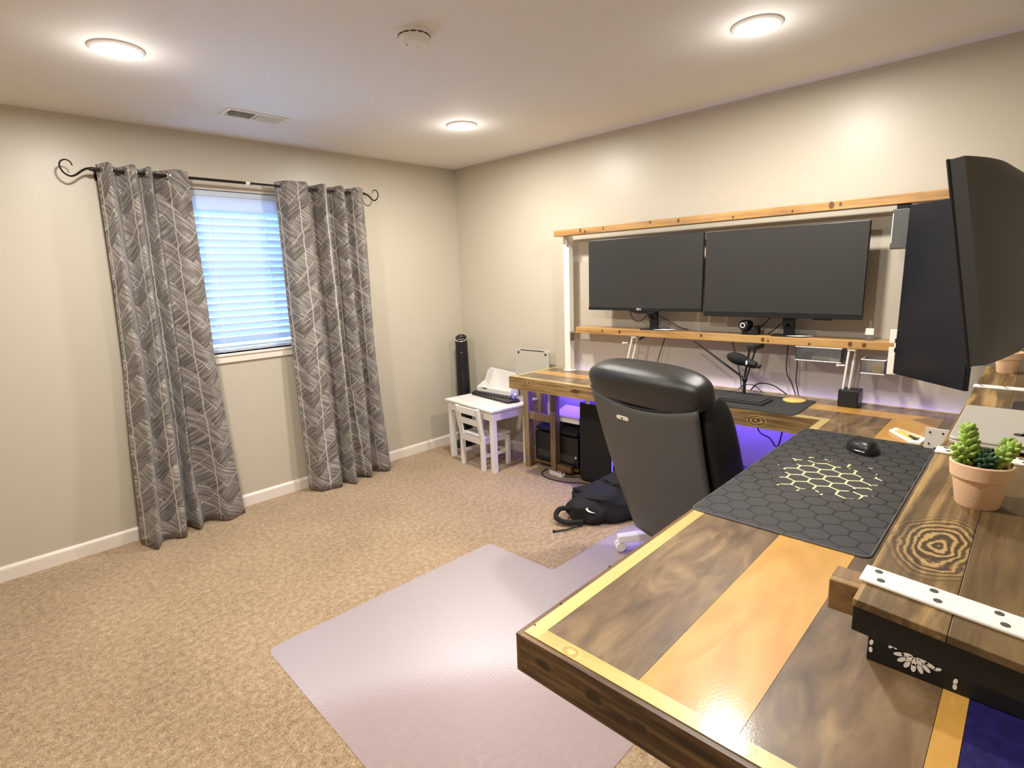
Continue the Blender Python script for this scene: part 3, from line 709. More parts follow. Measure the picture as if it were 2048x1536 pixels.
# curved monitor above the riser, leaning forward over the desk
cm = thing('curved_monitor', 'large curved dark grey monitor tilted forward above the laptop, seen from behind', 'monitor', (-1.492, -3.772, 1.115), R(180))
CW, CH, CR = .358, .212, 1.15
Mt = Matrix.Translation((0, 0, .398)) @ Matrix.Rotation(R(-10), 4, 'X').inverted()
def front(x): return -(x*x)/(2*CR)
def shell_pt(u, v):
    x = (2*u-1)*CW; z = (2*v-1)*CH
    e = max(0, (1-(x/CW)**2)); ez = max(0, 1-(z/CH)**4)
    return Mt @ Vector((x, front(x)+.026+.055*e**.7*ez, z))
obj('rear_shell', B().grid(shell_pt, 41, 17), SHELLM, cm, smooth=True)
obj('screen', B().grid(lambda u, v: Mt @ Vector(((2*u-1)*CW*.99, front((2*u-1)*CW)-.0005, (2*v-1)*CH*.985)), 41, 2), SCREEN, cm, smooth=True)
fr = B()
def strip(fn, n=41): fr.grid(fn, n, 2)
for zz in (-CH, CH): strip(lambda u, v, zz=zz: Mt @ Vector(((2*u-1)*CW, front((2*u-1)*CW)+.026*v, zz)))
for xx in (-CW, CW): strip(lambda u, v, xx=xx: Mt @ Vector((xx, front(xx)+.026*v, (2*u-1)*CH)), 5)
obj('edge_band', fr, DARKGREY, cm)
ring = [Mt @ Vector((sx*CW, front(CW)-.001, z)) for sx, z in ((-1, -CH), (-1, CH))]
bz = B()
for sx in (-1, 1): bz.tube([Mt @ Vector((sx*CW, front(CW)-.001, z)) for z in (-CH, CH)], .003, 6)
for zz in (-CH, CH): bz.tube([Mt @ Vector(((2*i/20-1)*CW, front((2*i/20-1)*CW)-.001, zz)) for i in range(21)], .003, 6)
obj('bezel', bz, BLACK, cm)
obj('stand', B().tube([(0, .085, .40), (-.06, .12, .37), (-.11, .125, .33), (-.115, .125, .01)], .016, 12).prism(rrect(-.2, .05, -.03, .18, .03), 0, .01), BLACK, cm)

# ------------------------------------------------------------------ things on and under the shelf planks
SZ = 1.131
wc = thing('webcam', 'round black webcam on the lower plank below the monitors', 'webcam', (-.10, -2.63, SZ))
obj('body', B().cyl((-.145, -2.625, SZ+.055), (-.085, -2.64, SZ+.055), .031, .028, n=24), BLACK, wc, rel=True, bevel=.006, smooth=True)
obj('lens_ring', B().tube([(-.147, -2.6245+.0125*math.cos(a*.349), SZ+.055+.0125*math.sin(a*.349)) for a in range(18)], .003, 6, closed=True), WPLASTIC, wc, rel=True, smooth=True)
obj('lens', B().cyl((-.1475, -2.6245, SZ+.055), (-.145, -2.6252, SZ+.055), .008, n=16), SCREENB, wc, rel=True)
obj('clip_base', B().box((-.125, -2.69, SZ), (-.06, -2.61, SZ+.026)).box((-.12, -2.70, SZ), (-.07, -2.675, SZ+.05)), BLACKM, wc, rel=True, bevel=.004)
tag(obj('paper_card', B().prism([(-.149, -2.055), (-.149, -2.155), (-.09, -2.19), (-.09, -2.10)], SZ+.0065, SZ+.008), PAPER), 'small white card on the lower plank by the mount foot of the post-side monitor', 'card')
tag(obj('paper_card', B().prism([(-.149, -2.862), (-.149, -2.935), (-.10, -2.985), (-.10, -2.92)], SZ+.0065, SZ+.008), PAPER), 'small white card on the lower plank next to the webcam end mount foot', 'card')
ph = thing('label_holder', 'small clear acrylic stand with a white tag on the lower plank', 'holder', (-.12, -3.245, SZ))
obj('stand', B().box((-.135, -3.262, SZ), (-.105, -3.228, SZ+.008)).box((-.124, -3.25, SZ+.008), (-.120, -3.24, SZ+.10)), ACRYL, ph, rel=True)
obj('tag', bx((-.128, -3.262, SZ+.03), (-.124, -3.226, SZ+.062)), PAPER, ph, rel=True)
sp = thing('hanging_speaker', 'small dark grey panel hanging below the top plank', 'speaker', (-.12, -3.335, 1.56))
obj('panel', bx((-.148, -3.378, 1.572), (-.095, -3.296, 1.755)), SHELLM, sp, rel=True, bevel=.005)
obj('bright_edge', bx((-.1495, -3.302, 1.60), (-.1478, -3.2985, 1.735)), WSTEEL, sp, rel=True)
obj('hook', B().box((-.14, -3.36, 1.753), (-.10, -3.31, 1.777)).tube([(-.145, -3.355, 1.755), (-.147, -3.365, 1.772), (-.145, -3.378, 1.757)], .003, 6), BLACK, sp, rel=True)

def tray(label, y0, y1, z0, z1, x0, x1, stuff):
    t = thing('acrylic_tray', label, 'tray', ((x0+x1)/2, (y0+y1)/2, z0)); h = .003
    obj('shell', B().box((x0, y0, z0), (x1, y1, z0+h)).box((x0, y0, z0), (x0+h, y1, z1)).box((x1-h, y0, z0), (x1, y1, z1)).box((x0, y0, z0), (x1, y0+h, z1)).box((x0, y1-h, z0), (x1, y1, z1)), ACRYL, t, rel=True)
    obj('rim', B().tube([(x0, y0, z1), (x0, y1, z1), (x1, y1, z1), (x1, y0, z1)], .003, 6, closed=True).tube([(x0, y0, z0), (x0, y1, z0)], .003, 6), WPLASTIC, t, rel=True)
    for (a, b, m_) in stuff: obj('contents', bx(a, b), m_, t, rel=True, bevel=.003)
    return t
tray('clear acrylic tray of small parts hung below the lower plank beside the black cables', -3.135, -2.915, 1.012, 1.084, -.148, -.03,
     [((-.135, -3.10, 1.016), (-.08, -2.99, 1.034), ALU), ((-.12, -2.985, 1.016), (-.06, -2.94, 1.046), DARKGREY), ((-.143, -3.125, 1.016), (-.13, -3.08, 1.03), PAPER)])
tray('clear acrylic tray with a pale card hung at the plank end by the upright monitor', -3.335, -3.235, .978, 1.046, -.2, -.06,
     [((-.19, -3.32, .982), (-.18, -3.28, 1.02), COASTER)])

# white double-rod lamp arms
def lamp_arm(label, y, z1, z0, dy, knobz, joint):
    t = thing('lamp_arm', label, 'lamp arm', (-.12, y, z0))
    for k_ in (0, 1):
        obj('rod', B().cyl((-.135+.03*k_, y-.022*k_, z1), (-.15+.03*k_, y+dy-.02*k_, z0), .0058, n=10), WSTEEL, t, rel=True, smooth=True)
    obj('pivot', B().box((-.145, y-.03, z1-.012), (-.095, y+.008, z1)), WSTEEL, t, rel=True, bevel=.003)
    obj('knob', B().cyl((-.145, y+dy*.5+.004, knobz), (-.147, y+dy*.5+.03, knobz-.002), .004, n=8).ball((-.147, y+dy*.5+.036, knobz-.002), .008, 10, 6), WSTEEL, t, rel=True, smooth=True)
    if joint: obj('spring', B().cyl((-.14, y-.02, knobz), (-.12, y-.075, knobz+.05), .002, n=6).cyl((-.13, y-.05, knobz+.028), (-.11, y-.13, knobz+.075), .008, n=10), BLACK, t, rel=True)
    obj('foot', B().lathe([(.022, 0), (.022, .01), (.012, .014)], 20, c=(-.135, y+dy-.01, z0-.014)), WSTEEL, t, rel=True, smooth=True)
    return t
lamp_arm('white double-rod arm with a black spring below the plank, behind the office chair', -1.895, 1.088, .806, .06, 1.04, True)
ca = lamp_arm('white double-rod arm standing by the small black cube speaker', -3.165, 1.088, .806, .015, 1.0, False)

# microphone on a boom
mic = thing('microphone', 'black foam-covered microphone on a jointed boom below the lower plank', 'microphone', (-.22, -2.685, ZD))
md = Vector((0, -.169, -.042)).normalized()
Mm = Matrix.Rotation(math.atan2(.042, .169), 4, 'X')
obj('foam_cover', B().ball((-.25, -2.648, 1.008), (.030, .066, .034), 18, 12, Mm), NYLON, mic, rel=True, smooth=True)
obj('body', B().cyl((-.25, -2.695, .993), (-.25, -2.748, .979), .026, .020, n=18).cyl((-.25, -2.748, .979), (-.25, -2.772, .973), .012, n=12), BLACKM, mic, rel=True, smooth=True, bevel=.003)
obj('light_mark', bx((-.2775, -2.708, .985), (-.2755, -2.702, 1.004)), MICRING, mic, rel=True)
obj('clamp', bx((-.265, -2.74, 1.062), (-.12, -2.70, 1.088)), BLACKM, mic, rel=True, bevel=.003)
obj('boom_lower', B().cyl((-.24, -2.706, 1.07), (-.24, -2.684, .895), .0055, n=8).cyl((-.23, -2.735, 1.07), (-.235, -2.694, .90), .0045, n=8), BLACKM, mic, rel=True)
obj('boom_upper', B().cyl((-.24, -2.684, .897), (-.20, -2.36, 1.088), .006, n=8), BLACKM, mic, rel=True)
obj('joint', B().ball((-.24, -2.686, .892), .016, 12, 8).cyl((-.24, -2.686, .88), (-.24, -2.686, ZD+.012), .009, n=10), BLACKM, mic, rel=True, smooth=True)
obj('foot', B().lathe([(.035, 0), (.035, .008), (.012, .014)], 24, c=(-.24, -2.686, ZD)), BLACKM, mic, rel=True, smooth=True)
def cable(label, pts, r=.003, mat=CABLE):
    o = obj('cable', B().tube(spline(pts, 8), r, 6), mat, smooth=True); return tag(o, label, 'cable', 'black cables')
cable('black cable dropping straight from the plank behind the microphone', [(-.1, -2.55, 1.088), (-.09, -2.575, .98), (-.085, -2.60, .88), (-.08, -2.61, .797)])
cable('black cable hanging in a bow beside the acrylic tray', [(-.05, -2.845, 1.088), (-.055, -2.845, 1.0), (-.06, -2.85, .92), (-.06, -2.88, .86), (-.06, -2.905, .797)])
cable('black cable hanging nearly straight at the edge of the acrylic tray', [(-.045, -2.895, 1.05), (-.05, -2.90, .96), (-.055, -2.90, .88), (-.06, -2.92, .797)])
cable('black cable looping over the desk behind the microphone foot', [(-.07, -2.66, .798), (-.06, -2.69, .835), (-.06, -2.735, .845), (-.06, -2.79, .835), (-.07, -2.86, .798)], .004)
cable('thin black cable arching low by the microphone foot', [(-.08, -2.59, .798), (-.08, -2.63, .828), (-.08, -2.68, .83), (-.08, -2.73, .798)])
cable('black cable looping below the monitor beside the white post', [(-.12, -1.86, 1.265), (-.11, -1.88, 1.20), (-.11, -1.93, 1.185), (-.12, -1.98, 1.215), (-.11, -2.0, 1.25)])
cable('black cable trailing from the monitor mount to the plank', [(-.08, -2.06, 1.22), (-.07, -2.12, 1.19), (-.06, -2.19, 1.15), (-.03, -2.24, 1.1345)])
cable('black cable leaning up beside the white arm behind the chair', [(-.05, -2.09, 1.088), (-.06, -2.06, .98), (-.06, -2.03, .88), (-.06, -2.01, .797)])
cable('black cable rising behind the webcam', [(-.05, -2.66, 1.14), (-.05, -2.70, 1.18), (-.07, -2.75, 1.23), (-.12, -2.78, 1.25)])
cable('black cable rising to the mount of the webcam-side monitor', [(-.07, -2.74, 1.1345), (-.06, -2.79, 1.18), (-.07, -2.83, 1.22), (-.11, -2.85, 1.245)])

# ------------------------------------------------------------------ on the wall-side wing
tag(obj('desk_mat', B().prism(rrect(-.508, -3.035, -.135, -2.02, .02), ZD, ZD+.004), MATCLOTH, bevel=.001), 'plain dark desk mat under the keyboard along the wall', 'desk mat')
kb = thing('keyboard', 'dark grey keyboard on the plain desk mat', 'keyboard', (-.33, -2.63, ZD+.004))
obj('base', B().prism(rrect(-.415, -2.85, -.25, -2.40, .012), ZD+.004, ZD+.016), KEYBASE, kb, rel=True, bevel=.003)
key0 = None
for r_ in range(6):
    for c_ in range(20):
        y = -2.411-.0216*c_; x = -.264-.0262*r_
        if key0 is None: key0 = obj('key', B().box((-.0105, -.0092, 0), (.0105, .0092, .006)), KEYS, kb, at=(x+.33, y+2.63, .012), bevel=.0015)
        else: dup(key0, kb, (x+.33, y+2.63, .012))
tag(obj('coaster', B().lathe([(.054, 0), (.056, .002), (.056, .007), (.053, .009), (.01, .009)], 40, c=(-.20, -2.94, ZD+.004)), COASTER, smooth=True), 'round pale bamboo coaster on the desk mat', 'coaster')
cs = thing('cube_speaker', 'small black cube speaker at the back of the desk', 'speaker', (-.13, -3.185, ZD))
obj('cabinet', bx((-.18, -3.232, ZD), (-.085, -3.14, ZD+.088)), BLACK, cs, rel=True, bevel=.004)
obj('grille', bx((-.183, -3.226, ZD+.006), (-.18, -3.146, ZD+.082)), BLACKM, cs, rel=True)
ns = thing('phone_stand', 'white wedge phone stand with a wooden pad on the desk corner', 'phone stand', (-.59, -3.51, ZD))
obj('base', B().prism([(-.49, -3.445), (-.55, -3.43), (-.69, -3.525), (-.69, -3.56), (-.60, -3.57)], ZD, ZD+.010), WPLASTIC, ns, rel=True, bevel=.002)
obj('wood_pad', B().prism([(-.53, -3.465), (-.57, -3.455), (-.66, -3.525), (-.62, -3.55)], ZD+.010, ZD+.014), COASTER, ns, rel=True)
obj('cable_slot', B().prism([(-.61, -3.515), (-.63, -3.51), (-.665, -3.535), (-.65, -3.55)], ZD+.014, ZD+.0155), DARKGREY, ns, rel=True)
ab = thing('angle_bracket', 'white steel angle bracket with screw holes standing on the desk', 'bracket', (-.70, -3.61, ZD))
obj('plate', B().box((-.724, -3.655, ZD), (-.720, -3.575, ZD+.085)).box((-.724, -3.659, ZD), (-.60, -3.655, ZD+.085)), WSTEEL, ab, rel=True, bevel=.001)
for y, z in ((-3.59, .068), (-3.63, .068), (-3.59, .022), (-3.63, .022), (-3.61, .006)):
    obj('screw_hole', B().cyl((-.7252, y, ZD+z), (-.7238, y, ZD+z), .0042, n=10), HOLE, ab, rel=True)

# ------------------------------------------------------------------ on the wing reaching into the room
hm = thing('mouse_mat', 'large black mouse mat printed with hexagons and gold outlines', 'mouse mat', (-1.262, -3.376, ZD))
obj('mat', B().prism(rrect(-.555, -.234, .555, .234, .022), 0, .004), HEXPAD, hm)
obj('stitching', B().tube([(x, y, .002) for x, y in rrect(-.556, -.235, .556, .235, .022)], .0026, 6, closed=True), plain('stitch_grey', srgb(92, 92, 92), .8, bump=.8, bscale=400, vary=.5), hm)
ms = thing('computer_mouse', 'black computer mouse on the hexagon mat', 'mouse', (-.905, -3.405, ZD+.004), R(28)); ms.scale = (1.3, 1.3, 1.2)
def mouse_pt(u, v):
    a = 2*math.pi*u; ph_ = math.pi/2*v
    L, W_ = .064, .037*(1-.12*math.cos(a*2))
    return Vector((L*math.cos(a)*math.cos(ph_)**.55, W_*math.sin(a)*math.cos(ph_)**.55, .004+.037*math.sin(ph_)*(1-.25*math.cos(a)*math.cos(ph_))))
obj('shell', B().grid(mouse_pt, 33, 12), BLACK, ms, smooth=True)
obj('sole', B().prism([(.064*math.cos(2*math.pi*i/32), .037*(1-.12*math.cos(4*math.pi*i/32))*math.sin(2*math.pi*i/32)) for i in range(32)], 0, .005), BLACKM, ms)
obj('scroll_wheel', B().cyl((.034, -.004, .031), (.034, .004, .031), .008, n=16), DARKGREY, ms)
obj('chrome_strip', B().tube([(-.058, .012, .012), (-.04, .031, .012), (-.01, .037, .012)], .0016, 6), CHROME, ms)

# riser shelf
RZ = 1.115; RY1 = -3.724; RSEAM = -3.816
ri = thing('desk_riser', 'dark stained two-board riser shelf with white steel bars across it', 'shelf', (-1.7, -3.86, ZD))
def rpart(name, a, b, mat, **k): return obj(name, bx(a, b), mat, ri, rel=True, **k)
RT = .010
def nx(y): return -2.605+.13*(y-RY1)      # the near end is cut a little askew
def rpoly(name, poly, z0, z1, mat, **k): return obj(name, B().prism(poly, z0, z1), mat, ri, rel=True, **k)
ya, yb = RSEAM+.0002, RSEAM-.0002; yc = RSEAM-.14
rpoly('board', [(nx(RY1), RY1), (nx(ya), ya), (-.62, ya), (-.62, RY1)], RZ-RT, RZ, RISER, bevel=.001)
rpoly('board', [(nx(yb), yb), (nx(yc), yc), (-.62, yc), (-.62, yb)], RZ-RT, RZ, RISER2, bevel=.001)
rpoly('apron', [(nx(RY1)+.003, RY1-.001), (nx(yc)+.003, yc), (nx(yc)+.02, yc), (nx(RY1)+.02, RY1-.001)], RZ-RT-.033, RZ-RT, APRON)
rpart('apron', (-2.55, yc, RZ-RT-.033), (-.64, yc+.02, RZ-RT), APRON)
for i, x in enumerate((-2.536, -1.887, -1.07)):
    sk = .13 if i == 0 else 0
    rpoly('steel_bar', [(x-.022, RY1+.004), (x-.022-sk*.236, -3.956), (x+.022-sk*.236, -3.956), (x+.022, RY1+.004)], RZ, RZ+.005, WSTEEL, bevel=.002)
    for y in (-3.742, -3.80, -3.86, -3.92):
        for dx in (-.011, .011):
            obj('screw_hole', B().cyl((x+dx+sk*(y-RY1), y+.006*(dx > 0), RZ+.0048), (x+dx+sk*(y-RY1), y+.006*(dx > 0), RZ+.0056), .0045, n=12), HOLE, ri, rel=True)
for x in (-1.887, -1.07):
    rpart('steel_leg', (x-.022, RSEAM-.05, ZD), (x+.022, RSEAM-.044, RZ-RT), WSTEEL)
rpart('support_block', (-2.535, -3.735, RZ-.066), (-2.52, -3.682, RZ-.022), STAINX, bevel=.002)
rpart('support_ledge', (-2.52, -3.735, RZ-.030), (-2.49, -3.682, RZ-.0225), STAINX)
rpart('steel_leg', (-2.40, RSEAM-.12, ZD), (-2.36, RSEAM-.114, RZ-RT), WSTEEL)

# petal box below the riser
pb = thing('storage_box', 'black box with white petal print on the desk below the riser end', 'box', (-2.1, -3.80, ZD))
obj('box', bx((-2.226, -3.93, ZD), (-1.98, -3.686, ZD+.13)), APRON, pb, rel=True, bevel=.002)
pe = B()
def petal(y, z, ang, l=.011, w_=.0045):
    pts = []
    for i in range(12):
        a = 2*math.pi*i/12; dx, dz = l*math.cos(a), w_*math.sin(a)
        pts.append((y-(dx*math.cos(ang)-dz*math.sin(ang)), z+dx*math.sin(ang)+dz*math.cos(ang)))
    pe.add([(-2.2268, a, b) for a, b in pts], [tuple(range(12))])
cy0, cz0 = -3.757, ZD+.042
for rr_, nn in ((.012, 5), (.024, 7)):
    for i in range(nn):
        a = R(200+140*i/(nn-1)); petal(cy0-rr_*math.cos(a), cz0+rr_*math.sin(a), a, .0085, .0038)
petal(cy0, cz0+.006, R(90), .006, .005)
for y, z, a in ((-3.692, .04, 90), (-3.692, .055, 80), (-3.692, .07, 100), (-3.712, .07, 160), (-3.722, .062, 60), (-3.727, .064, 120), (-3.79, .05, 30), (-3.815, .03, 90), (-3.815, .04, 80)):
    petal(y, ZD+z-.018, R(a), .006, .003)
obj('petal_print', pe, PAPER, pb, rel=True)

# silver laptop on the riser
lp = thing('laptop', 'closed silver laptop lying on the riser below the curved monitor', 'laptop', (-1.66, -3.86, RZ))
obj('base', B().prism(rrect(-1.842, -3.985, -1.478, -3.735, .014), RZ+.008, RZ+.016), ALU, lp, rel=True, bevel=.002)
obj('lid', B().prism(rrect(-1.842, -3.985, -1.478, -3.735, .014), RZ+.0168, RZ+.0225), ALU, lp, rel=True, bevel=.002)
for x, y in ((-1.82, -3.75), (-1.50, -3.75), (-1.82, -3.97), (-1.50, -3.97)):
    obj('foot', B().cyl((x, y, RZ), (x, y, RZ+.008), .007, n=12), RUBBER, lp, rel=True)
lc = hit(2046, 871, 2, RZ+.0225)
ap = B()
def blob(cx, cy, rx, ry, n=16):
    ap.add([(cx+rx*math.cos(2*math.pi*i/n), cy+ry*math.sin(2*math.pi*i/n), RZ+.0227) for i in range(n)], [tuple(range(n))])
blob(lc.x, lc.y+.006, .014, .0095); blob(lc.x, lc.y-.006, .014, .0095); blob(lc.x+.020, lc.y-.002, .006, .003)
obj('lid_emblem', ap, DARKGREY, lp, rel=True)

# potted succulents
def pot(label, x, y, kind, seed):
    rnd = random.Random(seed)
    t = thing('potted_succulent', label, 'potted plant', (x, y, RZ)); t.scale = (.9, .9, .93)
    obj('pot', B().lathe([(.031, 0), (.0325, .003), (.0405, .054), (.0445, .054), (.0468, .078), (.0445, .080), (.042, .078), (.040, .066)], 40), TERRA, t, smooth=True)
    obj('soil', B().lathe([(.040, .064), (.040, .068), (.02, .071), (.004, .072)], 24), SOIL, t, smooth=True)
    if kind == 'burro':
        def stem(base, tip, n, rad, leaf, mat, name):
            base = Vector(base); tip = Vector(tip); b = B(); ax = (tip-base).normalized(); a0 = ax.orthogonal().normalized(); b0 = ax.cross(a0)
            for i in range(n):
                f = i/(n-1); p = base.lerp(tip, f); an = i*2.4
                o_ = (a0*math.cos(an)+b0*math.sin(an)); r_ = rad*(1-.45*f**2)
                dirv = (o_*1.0+ax*(.35+.6*f)).normalized()
                q = dirv.to_track_quat('Z', 'Y').to_matrix().to_4x4()
                b.ball(p+dirv*r_, (leaf*.55, leaf*.45, leaf), 8, 6, q)
            b.tube([base, base.lerp(tip, .5), tip], .003, 6)
            obj(name, b, mat, t, smooth=True)
        stem((.004, .016, .066), (.014, .026, .132), 40, .012, .0105, SUCC, 'stem')
        stem((-.004, .026, .066), (-.012, .036, .10), 20, .009, .0095, SUCC, 'stem')
        stem((.006, -.008, .066), (.012, -.040, .112), 36, .010, .0095, SUCC, 'stem')
        stem((.010, -.02, .066), (.024, -.030, .116), 24, .010, .0085, SUCC, 'stem')
        stem((.0, .006, .064), (.004, -.006, .094), 20, .010, .009, SUCCD, 'stem')
        stem((-.008, -.006, .064), (-.012, -.012, .088), 16, .009, .008, SUCCD, 'stem')
    else:
        b = B()
        for k_ in range(3):
            nn = (9, 7, 5)[k_]
            for i in range(nn):
                a = 2*math.pi*i/nn+k_*.4; el = (.25, .6, 1.0)[k_]
                d = Vector((math.cos(a)*math.cos(el), math.sin(a)*math.cos(el), math.sin(el)))
                q = d.to_track_quat('Z', 'Y').to_matrix().to_4x4(); b.ball(Vector((0, 0, .076))+d*.016, (.006, .004, .014), 8, 6, q)
        obj('rosette', b, GREYGREEN, t, smooth=True)
    return t
pot('terracotta pot with trailing bright green succulent beside the white bar', -2.178, -3.808, 'burro', 1)
pot('terracotta pot with a low grey rosette succulent far along the riser', -.735, -3.786, 'rosette', 2)

# ------------------------------------------------------------------ floor: chair mat, office chair, bag
def rounded_poly(pts, rads, n=5):
    out = []; k = len(pts)
    for i in range(k):
        p = Vector(pts[i]); a = (Vector(pts[i-1])-p).normalized(); c = (Vector(pts[(i+1) % k])-p).normalized(); r = rads[i]
        if r <= 0: out.append(tuple(p)); continue
        for j in range(n+1):
            t_ = j/n; q = p+a*r*(1-t_)**2+c*r*t_**2; out.append((q.x, q.y))
    return out
tag(obj('chair_mat', B().prism(rounded_poly([(-2.60, -1.655), (-1.345, -1.70), (-1.335, -2.165), (-.62, -2.18), (-.60, -3.05), (-2.64, -3.05)], [.05, .03, .03, .05, .05, .05]), .0005, .0035), VINYL),
    'clear vinyl chair mat on the carpet', 'chair mat')

ch = thing('office_chair', 'black leather office chair with a grey back shell, its back to the open carpet', 'chair', (-.83, -2.76, .0036), R(-14))
def rx(z): return -.22-.28*(z-.21)/.82
def shell(u, v):
    z = .20+.75*v; y = (2*u-1)*(.275+.035*v); dip = .03*(1-(2*u-1)**2)
    zz = z+(.05*(2*u-1)**2-.02)*v**4
    return Vector((rx(zz)-dip-.015*math.sin(math.pi*v), y, zz))
obj('back_shell', B().grid(shell, 25, 21), SHELLM, ch, smooth=True, solid=.012)
def superbox(c, s, e=.35, nu=36, nv=20, M=None):
    """Soft cushion: superellipsoid surface."""
    def sg(x, p): return math.copysign(abs(x)**p, x)
    b = B()
    def P(u, v):
        a = 2*math.pi*u; ph_ = -math.pi/2+math.pi*v
        q = Vector((s[0]*sg(math.cos(ph_), e)*sg(math.cos(a), e), s[1]*sg(math.cos(ph_), e)*sg(math.sin(a), e), s[2]*sg(math.sin(ph_), e)))
        return (M @ q if M else q)+Vector(c)
    return b.grid(P, nu, nv)
lean = Matrix.Rotation(R(-18.9), 3, 'Y')
obj('back_cushion', superbox((-.255, 0, .66), (.075, .305, .36), .45, 48, 26, lean), LEATHERM, ch, smooth=True)
obj('head_roll', superbox((-.442, 0, 1.026), (.092, .335, .094), .66, 48, 24, lean), LEATHER, ch, smooth=True)
for s_ in (-1, 1):
    obj('side_bolster', superbox((-.27, s_*.275, .70), (.09, .05, .32), .6, 32, 20, lean), LEATHERM, ch, smooth=True)
obj('piping', B().tube([shell(i/24, 1.0)+Vector((-.008, 0, .004)) for i in range(25)], .004, 6), LEATHERM, ch, smooth=True)
hp = shell(.66, .90); obj('handle_plate', B().prism(rrect(-.038, -.009, .038, .009, .0088), -.002, .003, Matrix.Translation(hp+Vector((-.008, 0, 0))) @ Matrix.Rotation(R(-90-18), 4, 'Y') @ Matrix.Rotation(R(90), 4, 'Z')), WSTEEL, ch)
obj('handle_slot', B().cyl(hp+Vector((-.014, 0, 0)), hp+Vector((-.008, 0, 0)), .004, n=10), BLACK, ch)
obj('seat', superbox((.05, 0, .43), (.28, .29, .075), .4, 44, 20), LEATHERM, ch, smooth=True)
obj('seat_pan', bx((-.18, -.2, .33), (.25, .2, .365)), BLACK, ch, bevel=.01)
obj('gas_lift', B().cyl((.12, .22, .10), (.12, .22, .24), .03).cyl((.12, .22, .24), (.12, .22, .34), .02), BLACK, ch, smooth=True)
obj('base_hub', B().lathe([(.05, .055), (.055, .06), (.055, .11), (.04, .125)], 28, c=(.12, .22, 0)), WPLASTIC, ch, smooth=True)
a0 = math.atan2(.256, -.27)+R(14)
for i in range(5):
    a = a0+2*math.pi*i/5; M = Matrix.Translation((.12, .22, 0)) @ Matrix.Rotation(a, 4, 'Z')
    arm = B().add([M @ Vector(q) for q in ((.04, -.034, .06), (.39, -.028, .055), (.39, .028, .055), (.04, .034, .06), (.04, -.03, .12), (.39, -.022, .09), (.39, .022, .09), (.04, .03, .12))],
                  [(0, 3, 2, 1), (4, 5, 6, 7), (0, 1, 5, 4), (1, 2, 6, 5), (2, 3, 7, 6), (3, 0, 4, 7)])
    obj('base_arm', arm, WPLASTIC, ch, bevel=.006)
    cst = obj('caster', B().cyl(M @ Vector((.375, -.026, .0275)), M @ Vector((.375, -.008, .0275)), .0275, n=20).cyl(M @ Vector((.375, .008, .0275)), M @ Vector((.375, .026, .0275)), .0275, n=20), WPLASTIC, ch, smooth=True, bevel=.004)
    obj('caster_stem', B().cyl(M @ Vector((.375, 0, .03)), M @ Vector((.375, 0, .08)), .007, n=10).box((-.012, -.028, -.004), (.012, .028, .004), Matrix.Translation(M @ Vector((.375, 0, .058))) @ Matrix.Rotation(a, 4, 'Z')), WPLASTIC, cst)

bag = thing('backpack', 'slumped black backpack lying on the carpet by the tower computer', 'backpack', (-.60, -2.0, 0), R(-45))
from mathutils import noise as mn
def lump(c, r, seed, amp=.16, nu=44, nv=26):
    b = B()
    def P(u, v):
        a = 2*math.pi*u; ph_ = -math.pi/2+math.pi*v
        d = Vector((math.cos(ph_)*math.cos(a), math.cos(ph_)*math.sin(a), math.sin(ph_)))
        k_ = 1+amp*mn.noise(d*1.7+Vector((seed, 0, 0)))+amp*.5*mn.noise(d*4.2+Vector((0, seed, 0)))
        q = Vector((r[0]*d.x, r[1]*d.y, r[2]*d.z))*k_+Vector(c)
        q.z = max(q.z, .004+.002*math.sin(9*q.x))
        return q
    return b.grid(P, nu, nv)
obj('main_body', lump((.02, .02, .085), (.25, .17, .125), 3.1), NYLON, bag, smooth=True)
obj('front_pocket', lump((-.10, -.03, .06), (.15, .13, .10), 7.7), NYLON, bag, smooth=True)
obj('upper_flap', lump((.13, .05, .15), (.17, .13, .12), 1.3, .2), NYLON, bag, smooth=True)
obj('carry_handle', B().tube(spline([(-.17, .06, .13), (-.20, .05, .165), (-.18, .02, .17), (-.15, .01, .14)], 6), .009, 8), NYLON, bag, smooth=True)
obj('shoulder_strap', B().tube(spline([(-.22, -.04, .07), (-.30, -.05, .075), (-.33, -.10, .045), (-.27, -.14, .025), (-.17, -.15, .03)], 7), .016, 8), NYLON, bag, smooth=True)
obj('webbing_tail', B().tube(spline([(-.18, -.16, .02), (-.26, -.20, .012), (-.35, -.215, .008)], 6), .005, 6).ball((-.355, -.216, .009), .009, 8, 6), NYLON, bag, smooth=True)
sw = [(0, 0), (.012, -.007), (.03, -.006), (.062, .006), (.032, .0015), (.016, .002), (.006, .010)]
Ms = Matrix.Translation((-.155, -.152, .115)) @ Matrix.Rotation(R(-18), 4, 'Z') @ Matrix.Rotation(R(58), 4, 'X') @ Matrix.Rotation(R(-25), 4, 'Z')
obj('swoosh_mark', B().prism([(x*1.1, y*1.1) for x, y in sw], 0, .003, Ms), PAPER, bag)

